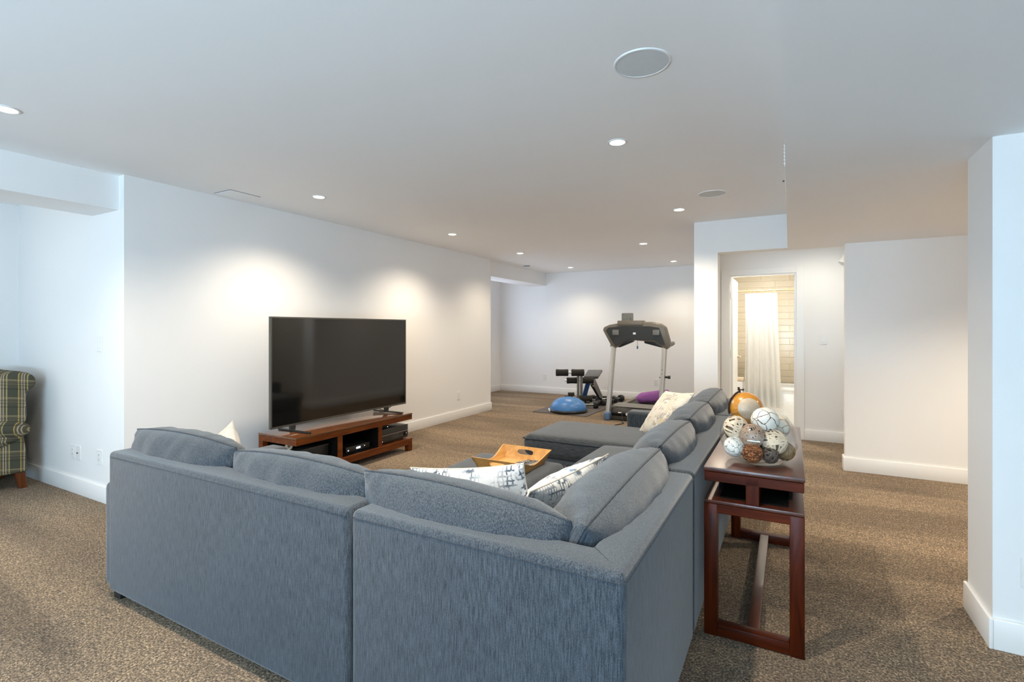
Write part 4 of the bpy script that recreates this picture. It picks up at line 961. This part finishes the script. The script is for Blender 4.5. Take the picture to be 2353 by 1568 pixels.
# dumbbells
def dumbbell_proto():
    r = thing('dumbbell', 'hexagonal dumbbell', 'dumbbell', group='dumbbells on the floor by the bench')
    bm = BM(); cyl(bm, (-0.07, 0, 0.052), (0.07, 0, 0.052), 0.015, seg=12); part('handle', bm, M['steel'], r)
    for s in (-1, 1):
        bm = BM(); cyl(bm, (s * 0.065, 0, 0.052), (s * 0.135, 0, 0.052), 0.060, 0.056, 6)
        bmesh.ops.rotate(bm, verts=bm.verts[:], cent=(0, 0, 0.052), matrix=Matrix.Rotation(PI / 6, 3, 'X')); bevel(bm, 0.008, 1); part('weight_head', bm, M['iron'], r)
    return r
db = dumbbell_proto()
spots = [(-2.99, 8.12, 0.50, 1.15, 'dumbbell with pale handle lying in front of the others'),
         (-3.03, 8.42, 0.55, 0.95, 'dumbbell just behind the one with the pale handle'),
         (-3.16, 8.74, 0.5, 0.95, 'dumbbell under the weight bench strut'),
         (-3.02, 8.98, 0.75, 1.0, 'dumbbell farthest back beside the bench strut'),
         (-2.84, 8.62, 1.25, 1.05, 'dumbbell right of the treadmill upright, nearest of that row'),
         (-2.82, 8.83, 1.25, 1.05, 'dumbbell second in the row right of the treadmill upright'),
         (-2.79, 9.06, 1.2, 1.15, 'largest dumbbell at the right end of the row')]
for i, (x, y, rz, s, lab) in enumerate(spots):
    o = db if i == 0 else copy_tree(db)
    o.location = (x, y, 0.0108); o.rotation_euler = (0, 0, rz); o.scale = (s, s, s); o['label'] = lab

# ------------------------------------------------------------------ ceiling fittings
dl = None
names = ['recessed downlight at the far left edge of the picture', 'recessed downlight in front of the bulkhead, largest in view', 'recessed downlight above the left end of the television', 'recessed downlight above the right end of the television wall', 'recessed downlight near the doorway header, second in the right row', 'recessed downlight third in the right row, above the treadmill', 'recessed downlight beside the smoke alarm at the end of the television wall', 'recessed downlight in the far left corner by the gym wall beam', 'smallest recessed downlight close to the pier, by the gym wall']
for (x, y), nm in zip(GRID, names):
    if dl is None:
        r = thing('downlight', nm, 'light', (x, y, H), group='recessed ceiling downlights')
        bm = BM(); lathe(bm, [(0.046, -0.001), (0.047, -0.006), (0.056, -0.005), (0.060, 0.0)], (0, 0, 0), 32); part('trim_ring', bm, M['plate'], r)
        bm = BM(); lathe(bm, [(0, -0.0035), (0.047, -0.0025), (0.047, 0.0)], (0, 0, 0), 28); part('lens', bm, M['lens'], r)
        dl = r
    else:
        r = copy_tree(dl); r.location = (x, y, H); r['label'] = nm
def ceiling_speaker(x, y, r0, label):
    t = thing('ceiling_speaker', label, 'speaker', (x, y, H), group='round ceiling speakers')
    bm = BM(); lathe(bm, [(r0 - 0.006, 0), (r0 - 0.006, -0.006), (r0, -0.005), (r0 + 0.002, 0)], (0, 0, 0), 56); part('rim', bm, M['plate'], t)
    bm = BM(); lathe(bm, [(0, -0.004), (r0 - 0.006, -0.0035), (r0 - 0.006, 0)], (0, 0, 0), 48); part('grille', bm, M['speaker'], t)
ceiling_speaker(-0.567, 2.203, 0.120, 'round white ceiling speaker near the bulkhead, nearest the camera')
ceiling_speaker(-0.585, 4.62, 0.115, 'faint round ceiling speaker near the doorway header')
t = thing('ceiling_vent', 'flat square ceiling register above the television wall', 'vent', (-4.205, 2.675, H))
part('panel', rbox(-0.11, 0.11, -0.13, 0.13, -0.006, 0, 0.002, 1), M['ceil'], t)
bm = BM()
for i in range(5): box(bm, -0.09 + 0.036 * i, -0.08 + 0.036 * i, -0.11, 0.11, -0.0085, -0.006)
part('louver', bm, M['ceil'], t)
part('shadow_gap', bx(-0.116, 0.116, -0.136, 0.136, -0.002, 0), M['slot'], t)
t = thing('smoke_alarm', 'white round smoke alarm on the far ceiling', 'alarm', (-4.235, 8.22, H))
bm = BM(); lathe(bm, [(0.075, 0), (0.076, -0.008), (0.060, -0.012)], (0, 0, 0), 32); part('base', bm, M['plate'], t)
bm = BM(); lathe(bm, [(0.060, -0.012), (0.050, -0.016), (0.050, -0.026)], (0, 0, 0), 32); part('sensor_gap', bm, M['slot'], t)
bm = BM(); lathe(bm, [(0.056, -0.024), (0.058, -0.030), (0.045, -0.042), (0, -0.045)], (0, 0, 0), 32); part('cover', bm, M['plate'], t)
t = thing('wall_register', 'white register on the side of the ceiling bulkhead', 'vent', (-0.02, 3.55, 2.33))
part('frame', rbox(-0.006, 0, -0.40, 0.40, -0.075, 0.075, 0.002, 1), M['plate'], t)
for i in range(6): part('louver', bx(-0.009, -0.005, -0.37, 0.37, -0.055 + i * 0.02, -0.045 + i * 0.02), M['plate'], t)
bm = BM(); cyl(bm, (-0.006, 0.20, 0), (-0.022, 0.20, 0), 0.005, seg=8); part('lever', bm, M['slot'], t)

# ------------------------------------------------------------------ wall plates
def plate(kind, label, loc, face, wd=0.075, hg=0.118):
    rz = {'-y': 0, '+x': PI / 2, '-x': -PI / 2}[face]
    t = thing('light_switch' if kind == 'switch' else 'wall_outlet', label, 'switch' if kind == 'switch' else 'outlet', loc, (0, 0, rz))
    part('cover_plate', rbox(-wd / 2, wd / 2, -0.006, 0, -hg / 2, hg / 2, 0.002, 1), M['plate'], t)
    if kind == 'switch':
        bm = BM(); poly(bm, [(-0.017, -0.006, -0.034), (-0.017, -0.0125, -0.034), (-0.017, -0.007, 0.034), (-0.017, -0.006, 0.034)], (0.034, 0, 0)); part('rocker', bm, M['plate'], t)
    elif kind == 'jack':
        bm = BM(); cyl(bm, (0, -0.006, 0), (0, -0.014, 0), 0.006, seg=10); part('coax_jack', bm, M['slot'], t)
    else:
        part('socket_block', rbox(-0.017, 0.017, -0.008, -0.005, -0.034, 0.034, 0.001, 1), M['plate'], t)
        for z in (-0.019, 0.019):
            bm = BM(); box(bm, -0.008, -0.0055, -0.0086, -0.0075, z - 0.005, z + 0.006); box(bm, 0.0055, 0.008, -0.0086, -0.0075, z - 0.004, z + 0.005); part('slots', bm, M['slot'], t)
plate('switch', 'white rocker switch on the alcove wall above the sofa', (-4.776, 1.905, 1.238), '-y')
plate('outlet', 'left one of the two joined plates low on the alcove wall', (-5.236, 1.905, 0.336), '-y', 0.09)
plate('jack', 'plate with a dark jack, right one of the joined pair on the alcove wall', (-5.142, 1.905, 0.336), '-y', 0.09)
plate('outlet', 'white outlet low on the alcove wall beside the sofa end', (-4.773, 1.905, 0.345), '-y', 0.09)
plate('outlet', 'white outlet low on the television wall near its far end', (-4.396, 6.28, 0.347), '+x')
plate('outlet', 'white outlet low on the gym wall left of the bench', (-4.54, 9.65, 0.347), '-y')
plate('outlet', 'white outlet low on the gym wall inside the treadmill frame', (-2.215, 9.65, 0.352), '-y')
plate('switch', 'white switch on the hall wall right of the bathroom door', (0.356, 7.13, 1.232), '-y')
plate('outlet', 'outlet low on the hall wall, half hidden by the end of the right wall', (0.575, 7.13, 0.342), '-y')
plate('outlet', 'white outlet at the right edge on the front of the column', (0.884, 2.87, 0.342), '-y', 0.08, 0.127)

# ------------------------------------------------------------------ bathroom fittings
t = thing('bathtub', 'white bathtub along the tiled bathroom wall', 'bathtub', (0, 8.42, 0.004))
bm = BM(); box(bm, -0.79, 0.74, 8.05, 8.79, 0.005, 0.50); bevel(bm, 0.012, 2); wpart('apron', bm, M['porcelain'], t)
bm = BM(); box(bm, -0.79, 0.74, 8.04, 8.13, 0.48, 0.53); box(bm, -0.79, 0.74, 8.70, 8.792, 0.48, 0.53); bevel(bm, 0.012, 2); wpart('rim', bm, M['porcelain'], t)
t = thing('shower_curtain', 'white shower curtain hanging outside the bathtub', 'curtain', (-0.35, 8.0, 0.26))
bm = BM(); nx, nz = 90, 14; G = []
for j in range(nz + 1):
    f = j / nz; row = []
    for i in range(nx + 1):
        u = i / nx; wl = -0.565 + 0.02 * math.sin(f * 5) * f; wr_ = -0.155 + 0.06 * (f ** 1.3)
        x = wl + (wr_ - wl) * u; y = 8.0 + (0.014 + 0.016 * f) * math.sin(u * 36 + 0.8 * math.sin(f * 3)) + 0.006 * math.sin(u * 80)
        row.append(bm.verts.new((x, y, 1.868 - (1.868 - (0.27 - 0.03 * u)) * f)))
    G.append(row)
for j in range(nz):
    for i in range(nx): bm.faces.new((G[j][i], G[j][i + 1], G[j + 1][i + 1], G[j + 1][i]))
bmesh.ops.solidify(bm, geom=bm.faces[:], thickness=0.002)
wpart('cloth', bm, M['curtain'], t, ang=1.5)
for i in range(8):
    x = -0.55 + i * 0.054 + (0.02 if i % 3 == 0 else 0)
    bm = BM(); tube(bm, [(x, 8.0 + 0.022 * math.cos(a), 1.897 + 0.028 * math.sin(a)) for a in [2 * PI * k / 14 for k in range(14)]], 0.003, 5, True); wpart('curtain_ring', bm, M['brass'], t)
t = thing('curtain_rod', 'pale brass curtain rod across the bathroom', 'rod', (0, 8.0, 1.90))
bm = BM(); cyl(bm, (-0.795, 8.0, 1.905), (0.74, 8.0, 1.905), 0.011, seg=12); wpart('rod', bm, M['brass'], t)
for x in (-0.799, 0.728): bm = BM(); cyl(bm, (x, 8.0, 1.905), (x + 0.018, 8.0, 1.905), 0.028, seg=18); wpart('end_flange', bm, M['brass'], t)
t = thing('vanity', 'cream bathroom vanity end showing between door and curtain', 'cabinet', (-0.73, 7.96, 0.004))
wpart('body', bx(-0.79, -0.60, 7.955, 8.035, 0.005, 0.60), M['trim'], t); wpart('countertop', rbox(-0.795, -0.585, 7.95, 8.037, 0.605, 0.655, 0.006, 2), M['rattan'], t)
dv = wpart('door', bx(-0.785, -0.615, 7.945, 7.955, 0.10, 0.585), M['trim'], t)
